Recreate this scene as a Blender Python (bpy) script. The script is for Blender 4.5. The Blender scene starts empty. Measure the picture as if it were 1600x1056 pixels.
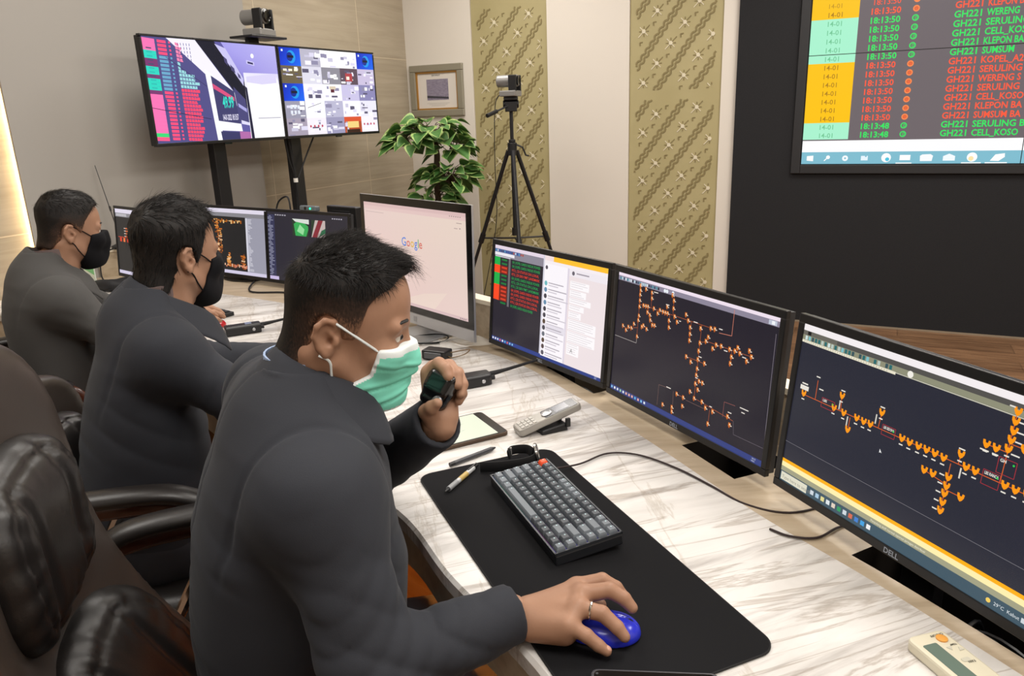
import bpy, bmesh, math, random
import numpy as np
from mathutils import Vector, Matrix, Quaternion

scene = bpy.context.scene
COL = scene.collection
R = math.radians
PI = math.pi

# ------------------------------------------------------------------ camera
CAM_H = 1.475
F_PX, PITCH, ROLL = 1181.29, 0.2887, -0.03531
def cam_axes():
    cp, sp = math.cos(PITCH), math.sin(PITCH)
    fw = np.array([0, cp, -sp]); rt = np.array([1., 0, 0]); up = np.array([0, sp, cp])
    c, s = math.cos(ROLL), math.sin(ROLL)
    return c*rt + s*up, -s*rt + c*up, fw
CR, CU, CF = cam_axes()
cam_data = bpy.data.cameras.new('camera')
cam = bpy.data.objects.new('camera', cam_data); COL.objects.link(cam)
cam_data.sensor_fit = 'HORIZONTAL'; cam_data.sensor_width = 36.0
cam_data.lens = F_PX/1600*36.0
cam_data.clip_start = 0.05; cam_data.clip_end = 60
M = Matrix(((CR[0], CU[0], -CF[0], 0), (CR[1], CU[1], -CF[1], 0), (CR[2], CU[2], -CF[2], CAM_H), (0, 0, 0, 1)))
cam.matrix_world = M
scene.camera = cam

# ------------------------------------------------------------------ exposure, world
scene.view_settings.view_transform = 'Standard'
scene.view_settings.look = 'None'
scene.view_settings.gamma = 1.0
scene.view_settings.use_curve_mapping = False
scene.view_settings.exposure = 0.0
world = bpy.data.worlds.new('world'); scene.world = world
world.use_nodes = True
world.node_tree.nodes['Background'].inputs[0].default_value = (1.0, 0.93, 0.85, 1)
world.node_tree.nodes['Background'].inputs[1].default_value = 0.02

# room frame: corner of the wood wall and the white wall, D runs along the white wall, E from it towards the room
CORNER = np.array([-0.777, 6.516]); DX = np.array([0.9, -0.437]); DX = DX/np.linalg.norm(DX); EX = np.array([DX[1], -DX[0]])
def room(a, e, z=0.0):
    q = CORNER + DX*a + EX*e
    return Vector((q[0], q[1], z))
ROOM_RZ = math.atan2(DX[1], DX[0])

def area_light(name, loc, size, power, color, rot=(0, 0, 0), size_y=None):
    l = bpy.data.lights.new(name, 'AREA'); l.energy = power; l.color = color
    l.shape = 'RECTANGLE'; l.size = size; l.size_y = size_y or size
    o = bpy.data.objects.new(name, l); COL.objects.link(o); o.location = loc; o.rotation_euler = rot
    return o
CEIL = 3.0
WARM = (1.0, 0.955, 0.895)
for (a, e, pw) in ((1.2, 1.2, 34), (3.6, 1.2, 44), (6.0, 1.2, 32), (1.2, 3.2, 28), (3.6, 3.2, 38), (6.0, 3.2, 30), (1.4, 5.1, 27), (3.5, 5.1, 33), (5.9, 5.1, 34), (3.6, 7.4, 14)):
    area_light('ceiling_lamp', room(a, e, CEIL-0.03), 0.9, pw, WARM, (0, 0, ROOM_RZ))

# ------------------------------------------------------------------ helpers
def lin(h):
    if isinstance(h, str):
        h = h.lstrip('#'); v = [int(h[i:i+2], 16)/255 for i in (0, 2, 4)]
    else: v = list(h)
    return tuple(x/12.92 if x <= .04045 else ((x+.055)/1.055)**2.4 for x in v)
def lin4(h): return lin(h)+(1.0,)

MATS = {}
def mat(name, color, rough=.5, metal=0., spec=.5, bump=None, noise=None, emit=None, coat=0., alpha=1., sheen=0., trans=0., crease=None):
    if name in MATS: return MATS[name]
    m = bpy.data.materials.new(name); m.use_nodes = True; nt = m.node_tree
    b = nt.nodes['Principled BSDF']
    b.inputs['Base Color'].default_value = lin4(color); b.inputs['Roughness'].default_value = rough
    b.inputs['Metallic'].default_value = metal; b.inputs['Specular IOR Level'].default_value = spec
    if coat: b.inputs['Coat Weight'].default_value = coat; b.inputs['Coat Roughness'].default_value = .08
    if sheen: b.inputs['Sheen Weight'].default_value = sheen; b.inputs['Sheen Roughness'].default_value = .4
    if trans: b.inputs['Transmission Weight'].default_value = trans
    if alpha < 1: b.inputs['Alpha'].default_value = alpha
    if emit: b.inputs['Emission Color'].default_value = lin4(emit[0]); b.inputs['Emission Strength'].default_value = emit[1]
    tc = None
    if bump or noise:
        tc = nt.nodes.new('ShaderNodeTexCoord')
    if noise:      # (scale, second colour, (stretch))
        sc, c2, st = noise
        mp = nt.nodes.new('ShaderNodeMapping'); mp.inputs['Scale'].default_value = st
        n = nt.nodes.new('ShaderNodeTexNoise'); n.inputs['Scale'].default_value = sc; n.inputs['Detail'].default_value = 6
        r = nt.nodes.new('ShaderNodeValToRGB'); r.color_ramp.elements[0].position = .35; r.color_ramp.elements[1].position = .65
        r.color_ramp.elements[0].color = lin4(color); r.color_ramp.elements[1].color = lin4(c2)
        nt.links.new(tc.outputs['Object'], mp.inputs[0]); nt.links.new(mp.outputs[0], n.inputs['Vector'])
        nt.links.new(n.outputs[0], r.inputs[0]); nt.links.new(r.outputs[0], b.inputs['Base Color'])
    if bump:       # (scale, strength, distance, stretch)
        sc, stg, dist, st = bump
        mp = nt.nodes.new('ShaderNodeMapping'); mp.inputs['Scale'].default_value = st
        n = nt.nodes.new('ShaderNodeTexNoise'); n.inputs['Scale'].default_value = sc; n.inputs['Detail'].default_value = 4
        bp = nt.nodes.new('ShaderNodeBump'); bp.inputs['Strength'].default_value = stg; bp.inputs['Distance'].default_value = dist
        nt.links.new(tc.outputs['Object'], mp.inputs[0]); nt.links.new(mp.outputs[0], n.inputs['Vector'])
        nt.links.new(n.outputs[0], bp.inputs['Height']); nt.links.new(bp.outputs[0], b.inputs['Normal'])
        if crease:     # soft cloth creases: (scale, strength, distance, stretch)
            sc, stg, dist, st = crease
            mp = nt.nodes.new('ShaderNodeMapping'); mp.inputs['Scale'].default_value = st; mp.inputs['Rotation'].default_value = (.4, .5, .3)
            n2 = nt.nodes.new('ShaderNodeTexNoise'); n2.noise_type = 'RIDGED_MULTIFRACTAL'; n2.inputs['Scale'].default_value = sc; n2.inputs['Detail'].default_value = 1.5; n2.inputs['Distortion'].default_value = .5
            b2 = nt.nodes.new('ShaderNodeBump'); b2.inputs['Strength'].default_value = stg; b2.inputs['Distance'].default_value = dist; b2.invert = True
            nt.links.new(tc.outputs['Object'], mp.inputs[0]); nt.links.new(mp.outputs[0], n2.inputs['Vector']); nt.links.new(n2.outputs[0], b2.inputs['Height'])
            nt.links.new(b2.outputs[0], bp.inputs['Normal'])
    MATS[name] = m
    return m

class MB:
    """collects shapes; build() links them as ONE mesh object"""
    def __init__(s): s.v = []; s.f = []; s.mi = []; s.cols = None; s.cur = 0
    def add(s, vs, fs, mi=None):
        o = len(s.v); s.v += [tuple(map(float, q)) for q in vs]; s.f += [tuple(i+o for i in f) for f in fs]
        s.mi += [s.cur if mi is None else mi]*len(fs)
    def box(s, c, d, rz=0., M=None, mi=None):
        x, y, z = d[0]/2, d[1]/2, d[2]/2
        vs = [Vector((a*x, b*y, e*z)) for e in (-1, 1) for b in (-1, 1) for a in (-1, 1)]
        rot = Matrix.Rotation(rz, 3, 'Z') if M is None else M
        vs = [rot @ q + Vector(c) for q in vs]
        s.add(vs, [(0, 2, 3, 1), (4, 5, 7, 6), (0, 1, 5, 4), (2, 6, 7, 3), (0, 4, 6, 2), (1, 3, 7, 5)], mi)
    def quad(s, a, b, c, d, mi=None): s.add([a, b, c, d], [(0, 1, 2, 3)], mi)
    def prism(s, poly, z0, z1, mi=None, T=None):
        n = len(poly)
        vs = [Vector((p[0], p[1], z0)) for p in poly]+[Vector((p[0], p[1], z1)) for p in poly]
        if T is not None: vs = [T @ q for q in vs]
        s.add(vs, [tuple(range(n-1, -1, -1)), tuple(range(n, 2*n))]+[(i, (i+1) % n, n+(i+1) % n, n+i) for i in range(n)], mi)
    def tube(s, pts, rad, n=10, closed=False, caps=True, mi=None, flat=1., up=None):
        pts = [Vector(q) for q in pts]; m = len(pts)
        if not hasattr(rad, '__len__'): rad = [rad]*m
        tang = []
        for i in range(m):
            if closed: t = pts[(i+1) % m]-pts[i-1]
            else: t = pts[min(i+1, m-1)]-pts[max(i-1, 0)]
            tang.append(t.normalized())
        nrm = None; vs = []
        for i in range(m):
            t = tang[i]
            if up is not None:
                nrm = Vector(up)-t*Vector(up).dot(t)
                nrm.normalize()
            elif nrm is None:
                a = Vector((0, 0, 1)) if abs(t.z) < .9 else Vector((1, 0, 0))
                nrm = (a-t*a.dot(t)).normalized()
            else:
                nrm = (nrm-t*nrm.dot(t)).normalized()
            bi = t.cross(nrm)
            for k in range(n):
                a = 2*PI*k/n
                vs.append(pts[i]+nrm*(math.cos(a)*rad[i]*flat)+bi*(math.sin(a)*rad[i]))
        fs = []
        for i in range(m if closed else m-1):
            j = (i+1) % m
            for k in range(n):
                l = (k+1) % n
                fs.append((i*n+k, i*n+l, j*n+l, j*n+k))
        if caps and not closed:
            fs.append(tuple(range(n-1, -1, -1))); fs.append(tuple((m-1)*n+k for k in range(n)))
        s.add(vs, fs, mi)
    def cyl(s, a, b, r, r2=None, n=16, mi=None): s.tube([a, b], [r, r if r2 is None else r2], n, mi=mi)
    def lathe(s, prof, c=(0, 0, 0), n=24, M=None, mi=None):
        vs = []
        for (r, z) in prof:
            for k in range(n):
                a = 2*PI*k/n; q = Vector((r*math.cos(a), r*math.sin(a), z))
                if M is not None: q = M @ q
                vs.append(q+Vector(c))
        m = len(prof); fs = []
        for i in range(m-1):
            for k in range(n):
                l = (k+1) % n; fs.append((i*n+k, i*n+l, (i+1)*n+l, (i+1)*n+k))
        fs.append(tuple(range(n-1, -1, -1))); fs.append(tuple((m-1)*n+k for k in range(n)))
        s.add(vs, fs, mi)
    def ellipsoid(s, c, r, M=None, n=16, m=10, mi=None):
        prof = [(math.sin(PI*i/m), -math.cos(PI*i/m)) for i in range(m+1)]
        prof[0] = (.001, -1); prof[-1] = (.001, 1)
        S = Matrix.Diagonal(Vector(r)); T = S if M is None else M @ S
        s.lathe(prof, c, n, T, mi)
    def loft(s, rings, caps=True, closed=False, mi=None):
        n = len(rings[0]); vs = [q for r in rings for q in r]; m = len(rings); fs = []
        for i in range(m if closed else m-1):
            j = (i+1) % m
            for k in range(n):
                l = (k+1) % n; fs.append((i*n+k, i*n+l, j*n+l, j*n+k))
        if caps and not closed:
            fs.append(tuple(range(n-1, -1, -1))); fs.append(tuple((m-1)*n+k for k in range(n)))
        s.add(vs, fs, mi)
    def grid(s, P, mi=None):     # P[i][j] open sheet
        m = len(P); n = len(P[0])
        s.add([q for r in P for q in r], [(i*n+j, i*n+j+1, (i+1)*n+j+1, (i+1)*n+j) for i in range(m-1) for j in range(n-1)], mi)
    def build(s, name, m, parent=None, smooth=False, bevel=0, sub=0, seg=2, solid=0, angle=40):
        me = bpy.data.meshes.new(name); me.from_pydata(s.v, [], s.f)
        ms = m if isinstance(m, (list, tuple)) else [m]
        for q in ms: me.materials.append(q)
        if len(ms) > 1: me.polygons.foreach_set('material_index', s.mi)
        bm = bmesh.new(); bm.from_mesh(me); bmesh.ops.recalc_face_normals(bm, faces=bm.faces); bm.to_mesh(me); bm.free()
        if smooth: me.polygons.foreach_set('use_smooth', [True]*len(me.polygons))
        o = bpy.data.objects.new(name, me); COL.objects.link(o)
        if parent is not None: o.parent = parent
        if solid:
            q = o.modifiers.new('solid', 'SOLIDIFY'); q.thickness = solid; q.offset = 0
        if bevel:
            q = o.modifiers.new('bevel', 'BEVEL'); q.width = bevel; q.segments = seg; q.limit_method = 'ANGLE'; q.angle_limit = R(30)
        if sub:
            q = o.modifiers.new('sub', 'SUBSURF'); q.levels = sub; q.render_levels = sub
        if smooth and not sub:
            try: me.set_sharp_from_angle(angle=R(angle))
            except Exception: pass
        return o

def tag(o, label=None, cat=None, group=None, kind=None):
    if label: o['label'] = label
    if cat: o['category'] = cat
    if group: o['group'] = group
    if kind: o['kind'] = kind
    return o
def thing(name, label, cat, loc=(0, 0, 0), rz=0., group=None, M=None):
    o = bpy.data.objects.new(name, None); COL.objects.link(o); o.empty_display_size = .05
    if M is not None: o.matrix_world = M
    else: o.location = loc; o.rotation_euler = (0, 0, rz)
    return tag(o, label, cat, group)
def structure(o): o['kind'] = 'structure'; return o
def at(px, py, z):
    d = CF+(px-800)/F_PX*CR-(py-528)/F_PX*CU; t = (z-CAM_H)/d[2]; q = d*t
    return Vector((q[0], q[1], z))
def at_y(px, py, Y):
    d = CF+(px-800)/F_PX*CR-(py-528)/F_PX*CU; q = d*(Y/d[1])
    return Vector((q[0], q[1], q[2]+CAM_H))
def basis(o, x, y, z):
    return Matrix(((x[0], y[0], z[0], o[0]), (x[1], y[1], z[1], o[1]), (x[2], y[2], z[2], o[2]), (0, 0, 0, 1)))
def frame_on(a, b, z=None):    # frame at a, x axis towards b (horizontal)
    d = Vector((b[0]-a[0], b[1]-a[1])); rz = math.atan2(d.y, d.x); return rz, d.length
def catmull(pts, n=8):
    P = [np.array(q, float) for q in pts]; P = [2*P[0]-P[1]]+P+[2*P[-1]-P[-2]]; out = []
    for i in range(1, len(P)-2):
        for k in range(n):
            t = k/n; a, b, c, d = P[i-1], P[i], P[i+1], P[i+2]
            out.append(.5*((2*b)+(-a+c)*t+(2*a-5*b+4*c-d)*t*t+(-a+3*b-3*c+d)*t**3))
    out.append(P[-2]); return out
def rrect(w, h, r, n=5):
    out = []
    for (cx, cy, a0) in ((w/2-r, h/2-r, 0), (-w/2+r, h/2-r, 90), (-w/2+r, -h/2+r, 180), (w/2-r, -h/2+r, 270)):
        for k in range(n+1):
            a = R(a0+90*k/n); out.append((cx+r*math.cos(a), cy+r*math.sin(a)))
    return out

# text outlines as flat triangles, cached per string
_tc = {}
def text_geo(s, bold=0.):
    key = (s, bold)
    if key in _tc: return _tc[key]
    cu = bpy.data.curves.new('t', 'FONT'); cu.body = s; cu.size = 1; cu.resolution_u = 2; cu.offset = bold
    o = bpy.data.objects.new('t', cu); COL.objects.link(o)
    dg = bpy.context.evaluated_depsgraph_get(); me = o.evaluated_get(dg).to_mesh()
    v = [(q.co.x, q.co.y) for q in me.vertices]; f = [tuple(p.vertices) for p in me.polygons]
    w = max([q[0] for q in v] or [0]); h = max([q[1] for q in v] or [0])
    o.evaluated_get(dg).to_mesh_clear(); bpy.data.objects.remove(o); bpy.data.curves.remove(cu)
    _tc[key] = (v, f, w, h); return _tc[key]

class Screen:
    """picture shown by a screen: flat coloured shapes, x right 0..W, y up 0..H (local X,Z plane facing -Y)"""
    def __init__(s, W, H): s.W = W; s.H = H; s.v = []; s.f = []; s.c = []; s.layer = 0
    def poly(s, pts, col, layer=None):
        s.layer += 1
        y = -(0.0002+0.000004*s.layer) if layer is None else layer
        o = len(s.v); s.v += [(p[0], y, p[1]) for p in pts]; s.f.append(tuple(range(o, o+len(pts))))
        cs = col if isinstance(col, list) else [col]*len(pts)
        s.c += [lin4(q) for q in cs]
    def rect(s, x0, y0, x1, y1, col): s.poly([(x0, y0), (x1, y0), (x1, y1), (x0, y1)], col)
    def line(s, a, b, w, col):
        a, b = Vector(a), Vector(b); d = (b-a)
        if d.length < 1e-9: return
        n = Vector((-d.y, d.x)).normalized()*w/2
        s.poly([a-n, b-n, b+n, a+n], col)
    def disc(s, c, r, col, n=12): s.poly([(c[0]+r*math.cos(2*PI*k/n), c[1]+r*math.sin(2*PI*k/n)) for k in range(n)], col)
    def text(s, x, y, h, t, col, bold=0., wmax=None):
        v, f, w, _ = text_geo(t, bold); sc = h/.72; sx = sc
        if wmax and w*sc > wmax: sx = wmax/w
        s.layer += 1; yy = -(0.0002+0.000004*s.layer); o = len(s.v)
        s.v += [(x+p[0]*sx, yy, y+p[1]*sc) for p in v]; s.f += [tuple(i+o for i in q) for q in f]
        s.c += [lin4(col)]*len(v)
        return w*sx
    def build(s, name, parent, loc, strength=1., rough=.25):
        me = bpy.data.meshes.new(name); me.from_pydata(s.v, [], s.f)
        a = me.color_attributes.new('shown', 'FLOAT_COLOR', 'POINT')
        a.data.foreach_set('color', np.array(s.c, np.float32).ravel())
        key = 'screen_light_%.2f_%.2f' % (strength, rough)
        if key not in MATS:
            m = bpy.data.materials.new(key); m.use_nodes = True; nt = m.node_tree; b = nt.nodes['Principled BSDF']
            b.inputs['Base Color'].default_value = (.004, .004, .004, 1); b.inputs['Roughness'].default_value = rough
            b.inputs['Specular IOR Level'].default_value = .25
            at_ = nt.nodes.new('ShaderNodeAttribute'); at_.attribute_name = 'shown'
            nt.links.new(at_.outputs['Color'], b.inputs['Emission Color']); b.inputs['Emission Strength'].default_value = strength
            MATS[key] = m
        me.materials.append(MATS[key])
        o = bpy.data.objects.new(name, me); COL.objects.link(o); o.parent = parent; o.location = loc
        return o
# ------------------------------------------------------------------ wood, marble and plaster
def wood(name, cols, stretch, scale=3., rough=.5, plank=None, bump=.02):
    if name in MATS: return MATS[name]
    m = bpy.data.materials.new(name); m.use_nodes = True; nt = m.node_tree; b = nt.nodes['Principled BSDF']; L = nt.links.new
    tc = nt.nodes.new('ShaderNodeTexCoord'); mp = nt.nodes.new('ShaderNodeMapping'); mp.inputs['Scale'].default_value = stretch
    L(tc.outputs['Object'], mp.inputs[0])
    n = nt.nodes.new('ShaderNodeTexNoise'); n.inputs['Scale'].default_value = scale; n.inputs['Detail'].default_value = 9; n.inputs['Roughness'].default_value = .62; n.inputs['Distortion'].default_value = .6
    L(mp.outputs[0], n.inputs['Vector'])
    r = nt.nodes.new('ShaderNodeValToRGB'); e = r.color_ramp.elements
    e[0].position = .3; e[0].color = lin4(cols[0]); e[1].position = .7; e[1].color = lin4(cols[2])
    q = e.new(.5); q.color = lin4(cols[1])
    L(n.outputs[0], r.inputs[0]); out = r.outputs[0]
    if plank:      # plank length, plank width along object x and y
        br = nt.nodes.new('ShaderNodeTexBrick'); br.inputs['Scale'].default_value = 1; br.inputs['Mortar Size'].default_value = plank[2]
        br.inputs['Brick Width'].default_value = plank[0]; br.inputs['Row Height'].default_value = plank[1]
        br.inputs['Color1'].default_value = (.82, .82, .82, 1); br.inputs['Color2'].default_value = (1.08, 1.08, 1.08, 1); br.inputs['Mortar'].default_value = (.6, .6, .6, 1)
        m2 = nt.nodes.new('ShaderNodeMapping'); m2.inputs['Rotation'].default_value = plank[3]
        L(tc.outputs['Object'], m2.inputs[0]); L(m2.outputs[0], br.inputs['Vector'])
        mx = nt.nodes.new('ShaderNodeMix'); mx.data_type = 'RGBA'; mx.blend_type = 'MULTIPLY'; mx.inputs[0].default_value = 1
        L(out, mx.inputs[6]); L(br.outputs[0], mx.inputs[7]); out = mx.outputs[2]
    L(out, b.inputs['Base Color']); b.inputs['Roughness'].default_value = rough; b.inputs['Specular IOR Level'].default_value = .4
    bp = nt.nodes.new('ShaderNodeBump'); bp.inputs['Strength'].default_value = .25; bp.inputs['Distance'].default_value = bump*.05
    L(n.outputs[0], bp.inputs['Height']); L(bp.outputs[0], b.inputs['Normal'])
    MATS[name] = m; return m

def marble():
    m = bpy.data.materials.new('white_marble'); m.use_nodes = True; nt = m.node_tree; b = nt.nodes['Principled BSDF']; L = nt.links.new
    tc = nt.nodes.new('ShaderNodeTexCoord')
    def veins(rot, stretch, scale, p0, p1, c0, c1, det=8, dist=1.2):
        mp0 = nt.nodes.new('ShaderNodeMapping'); mp0.inputs['Rotation'].default_value = (0, 0, rot); L(tc.outputs['Object'], mp0.inputs[0])
        mp = nt.nodes.new('ShaderNodeMapping'); mp.inputs['Scale'].default_value = stretch; L(mp0.outputs[0], mp.inputs[0])
        n = nt.nodes.new('ShaderNodeTexNoise'); n.inputs['Scale'].default_value = scale; n.inputs['Detail'].default_value = det
        n.inputs['Roughness'].default_value = .6; n.inputs['Distortion'].default_value = dist; L(mp.outputs[0], n.inputs['Vector'])
        r = nt.nodes.new('ShaderNodeValToRGB'); e = r.color_ramp.elements; e[0].position = p0; e[0].color = c0; e[1].position = p1; e[1].color = c1
        L(n.outputs[0], r.inputs[0]); return r
    def mul(a, bb, f=1.):
        mx = nt.nodes.new('ShaderNodeMix'); mx.data_type = 'RGBA'; mx.blend_type = 'MULTIPLY'; mx.inputs[0].default_value = f
        L(a, mx.inputs[6]); L(bb, mx.inputs[7]); return mx.outputs[2]
    W1 = (1, 1, 1, 1); A = R(-24)
    base = veins(A, (1, 4, 1), 2.2, .35, .6, lin4('#cbc8c4'), lin4('#dedbd8'))
    v1 = veins(A, (.9, 8, 1), 2.0, .36, .50, lin4('#aaa5a2'), W1, 10, .8)
    v2 = veins(A+.1, (.8, 7, 1), 1.3, .465, .5, W1, W1)
    e = v2.color_ramp.elements; e[0].position = .478; e[1].position = .522; q = e.new(.5); q.color = lin4('#b4a89b')
    v3 = veins(A+1.75, (.5, 2.2, 1), 1.1, .48, .52, W1, W1)
    e = v3.color_ramp.elements; e[0].position = .49; e[1].position = .512; q = e.new(.5); q.color = lin4('#cfc6b8')
    o = mul(base.outputs[0], v1.outputs[0], .55); o = mul(o, v2.outputs[0], .6); o = mul(o, v3.outputs[0], .5)
    L(o, b.inputs['Base Color']); b.inputs['Roughness'].default_value = .3; b.inputs['Specular IOR Level'].default_value = .35
    MATS['white_marble'] = m; return m
MARBLE = marble()
TILE = wood('wood_tile_wall', ('#a09480', '#aa9e8a', '#b3a794'), (1., 1., 14), 1.6, .42)
ASH = wood('console_ash', ('#a3927a', '#b8a78f', '#c3b49d'), (2.2, 12, 12), 2.0, .42)
FLOORW = wood('floor_laminate', ('#5e4330', '#7a5b42', '#8d6c50'), (1.5, 14, 1), 2.0, .38, (1.25, .19, .003, (0, 0, 0)))
WHITE = mat('white_plaster', '#dad3c9', .75, bump=(60, .05, .002, (1, 1, 1)))
GREYW = mat('grey_plaster', '#9e9a94', .8, bump=(50, .05, .002, (1, 1, 1)))
CEILM = mat('ceiling_paint', '#e6e1d8', .9)
BLACKW = mat('black_felt_wall', '#242426', .95, spec=.2, noise=(260, '#2a2a2c', (1, 1, 1)))
GOLD = mat('gold_green_panel', '#a79c72', .55, spec=.35, noise=(3, '#aea37a', (1, 1, 1)))
GOLDD = mat('panel_cut', '#857850', .7)
STARW = mat('panel_star', '#d6cdb4', .5)
BLK = mat('black_plastic', '#131315', .42)
BLKM = mat('black_metal', '#17171a', .38, spec=.5)
BLKG = mat('black_gloss', '#08080a', .12)
DARKG = mat('dark_grey_plastic', '#2a2b2e', .5)
SILV = mat('silver', '#c2c3c6', .32, metal=.85)
CHROME = mat('chrome', '#dadada', .12, metal=1.)
WHTP = mat('white_plastic', '#e4e2dd', .45)
RUBB = mat('black_rubber', '#101012', .7)

def wallbox(mb, a0, a1, e0, e1, z0, z1, mi=None): mb.box(((a0+a1)/2, -(e0+e1)/2, (z0+z1)/2), (a1-a0, e1-e0, z1-z0), mi=mi)
def room_obj(o): o.location = (CORNER[0], CORNER[1], 0); o.rotation_euler = (0, 0, ROOM_RZ); return o
A1, E1 = 7.4, 8.6
m_ = MB(); wallbox(m_, -.2, A1+.2, -.3, E1+.2, -.1, 0); structure(room_obj(m_.build('floor', FLOORW)))
m_ = MB(); wallbox(m_, -.2, A1+.2, -.3, E1+.2, CEIL, CEIL+.1); structure(room_obj(m_.build('ceiling', CEILM)))
m_ = MB(); wallbox(m_, -.15, 0, -.2, E1, 0, CEIL, 0)
for e in (.624, 1.674, 3.9, 4.95, 6.0, 7.05): wallbox(m_, -.002, .0012, e-.003, e+.003, 0, CEIL, 1)
for z in (.117, 1.017, 1.917, 2.817): wallbox(m_, -.002, .0012, 0, E1, z-.003, z+.003, 1)
structure(room_obj(m_.build('wall_left', [TILE, mat('tile_grout', '#c9bba3', .8)])))
m_ = MB(); wallbox(m_, 0, A1, -.2, -.05, 0, CEIL)
P1, P2 = (.603, 1.237), (1.866, 2.515)
for a0, a1 in ((0, P1[0]), (P1[1], P2[0]), (P2[1], 2.62)): wallbox(m_, a0, a1, -.05, 0, 0, CEIL)
structure(room_obj(m_.build('wall_back', WHITE)))
m_ = MB(); wallbox(m_, 2.62, A1, -.05, .03, 0.012, CEIL, 0); wallbox(m_, 2.62, A1, -.05, .034, 0, .012, 1)
structure(room_obj(m_.build('wall_right', [BLACKW, mat('skirting_edge', '#8d7f6c', .5)])))
m_ = MB(); wallbox(m_, A1, A1+.15, -.2, E1, 0, CEIL); structure(room_obj(m_.build('wall_front', WHITE)))
m_ = MB(); wallbox(m_, -.15, A1+.15, E1, E1+.15, 0, CEIL); structure(room_obj(m_.build('wall_rear', WHITE)))
# grey panel standing off the wood wall, with a cove light strip along its left edge
m_ = MB(); wallbox(m_, .018, .03, 1.79, 3.32, 0, CEIL, 0); wallbox(m_, .0015, .018, 1.95, 3.1, 0, CEIL, 0)
structure(room_obj(m_.build('trim_1', GREYW)))
m_ = MB(); wallbox(m_, .004, .017, 3.27, 3.29, .02, CEIL-.02)
o = room_obj(m_.build('led_strip', mat('cove_led', '#fff0d0', .5, emit=('#ffe2ae', 80.)))); tag(o, 'warm glowing light strip behind the left edge of the grey wall panel', 'light strip')

# ------------------------------------------------------------------ perforated decorative panels
def deco_panel(a0, a1, label, gap):
    w = a1-a0; L = 3.0
    m = MB(); m.box((w/2, .012, L/2), (w-.004, .024, L-.01), mi=0)
    b = .045
    A = Vector((-.095, -.127)); B = Vector((.192, -.088))
    T = Matrix(((1, 0, 0, 0), (0, 0, -1, 0.0005), (0, 1, 0, 0), (0, 0, 0, 1)))
    th = .004
    def stroke(mi, p, q, wd):
        d = (q-p); n = Vector((-d.y, d.x)).normalized()*wd/2
        m.prism([(t.x, t.y) for t in (p-n, q-n, q+n, p+n)], 0, th, T=T, mi=mi)
    for z0, z1 in ((.1, gap-.03), (gap+.03, L-.03)):
        def inside(p, q=0.): return b+q < p.x < w-b-q and z0+q < p.y < z1-q
        for i in range(-24, 26):
            for j in range(-16, 18):
                c = Vector((.2, gap-.13))+A*i+B*j
                if inside(c, -.03):
                    if inside(c, .012):
                        m.prism([(c.x+.0135*math.cos(2*PI*q/10), c.y+.0135*math.sin(2*PI*q/10)) for q in range(10)], 0, th+.001, T=T, mi=2)
                    for k in range(8):
                        an = PI/4*k; d = Vector((math.cos(an), math.sin(an)))
                        ln = .056 if k in (1, 5) else (.04 if k % 2 else .034)
                        p0, p1 = c+d*(.012 if k % 2 else .018), c+d*ln
                        if inside(p0) and inside(p1): stroke(2 if k in (3, 5, 7) else 1, p0, p1, .0055)
                q = c+A*.5+B*.10
                if inside(q, .012):
                    stroke(1, q, q+Vector((.02, .002)), .007); stroke(1, q, q+Vector((.002, -.022)), .008)
                for t in range(3):
                    q = c+B*.5+A*(t/3.)
                    u = A.normalized(); n = Vector((-u.y, u.x))
                    for sd in (-1, 1):
                        pv = None
                        for k in range(7):
                            f = k/6
                            pt = q+u*(f*.050-.025+(.026 if sd > 0 else 0))+n*sd*(.003+.017*math.sin(PI*f))
                            if pv is not None and inside(pt) and inside(pv): stroke(1, pv, pt, .0125)
                            pv = pt
    o = m.build('decorative_panel', [GOLD, GOLDD, STARW]); room_obj(o); o.location = room(a0, -.012)
    return tag(o, label, 'wall panel')
deco_panel(P1[0], P1[1], 'tall gold-green panel with star pattern behind the black camera tripod', 2.27)
deco_panel(P2[0], P2[1], 'tall gold-green panel with star pattern beside the black video wall', 1.565)

# ------------------------------------------------------------------ video wall
VA, VZ, VW, VH = 3.067, 1.084, 1.233, .677
rows = ['KLEPON BARAT', 'WERENG', 'SERULING', 'CELL_KOSO', 'KLEPON BARAT', 'SUMSUM', 'KOPEL_A2', 'SERULING', 'WERENG S', 'SERULING', 'CELL_KOSO', 'KLEPON BA', 'SUMSUM BA', 'SERULING B', 'CELL_KOSO']
reds = [1, 0, 0, 0, 0, 0, 1, 1, 1, 1, 1, 1, 1, 0, 0]
TOPZ = 1.084+.677*2
rowh = .0520
def row_z(i): return .168+rowh*(len(rows)-1-i)     # height above the bottom of the wall of screens
f = MB()
for (a0, a1, z0, z1) in ((VA-.062, VA-.004, VZ-.06, TOPZ+.06), (VA+VW*3+.004, VA+VW*3+.062, VZ-.06, TOPZ+.06), (VA-.004, VA+VW*3+.004, VZ-.06, VZ-.003), (VA-.004, VA+VW*3+.004, TOPZ+.003, TOPZ+.06)):
    wallbox(f, a0, a1, .03, .052, z0, z1)
o = room_obj(f.build('video_wall_frame', mat('video_frame', '#1c1c1f', .6), bevel=.004)); tag(o, 'matt black raised frame around the wall of video screens', 'frame')
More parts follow.
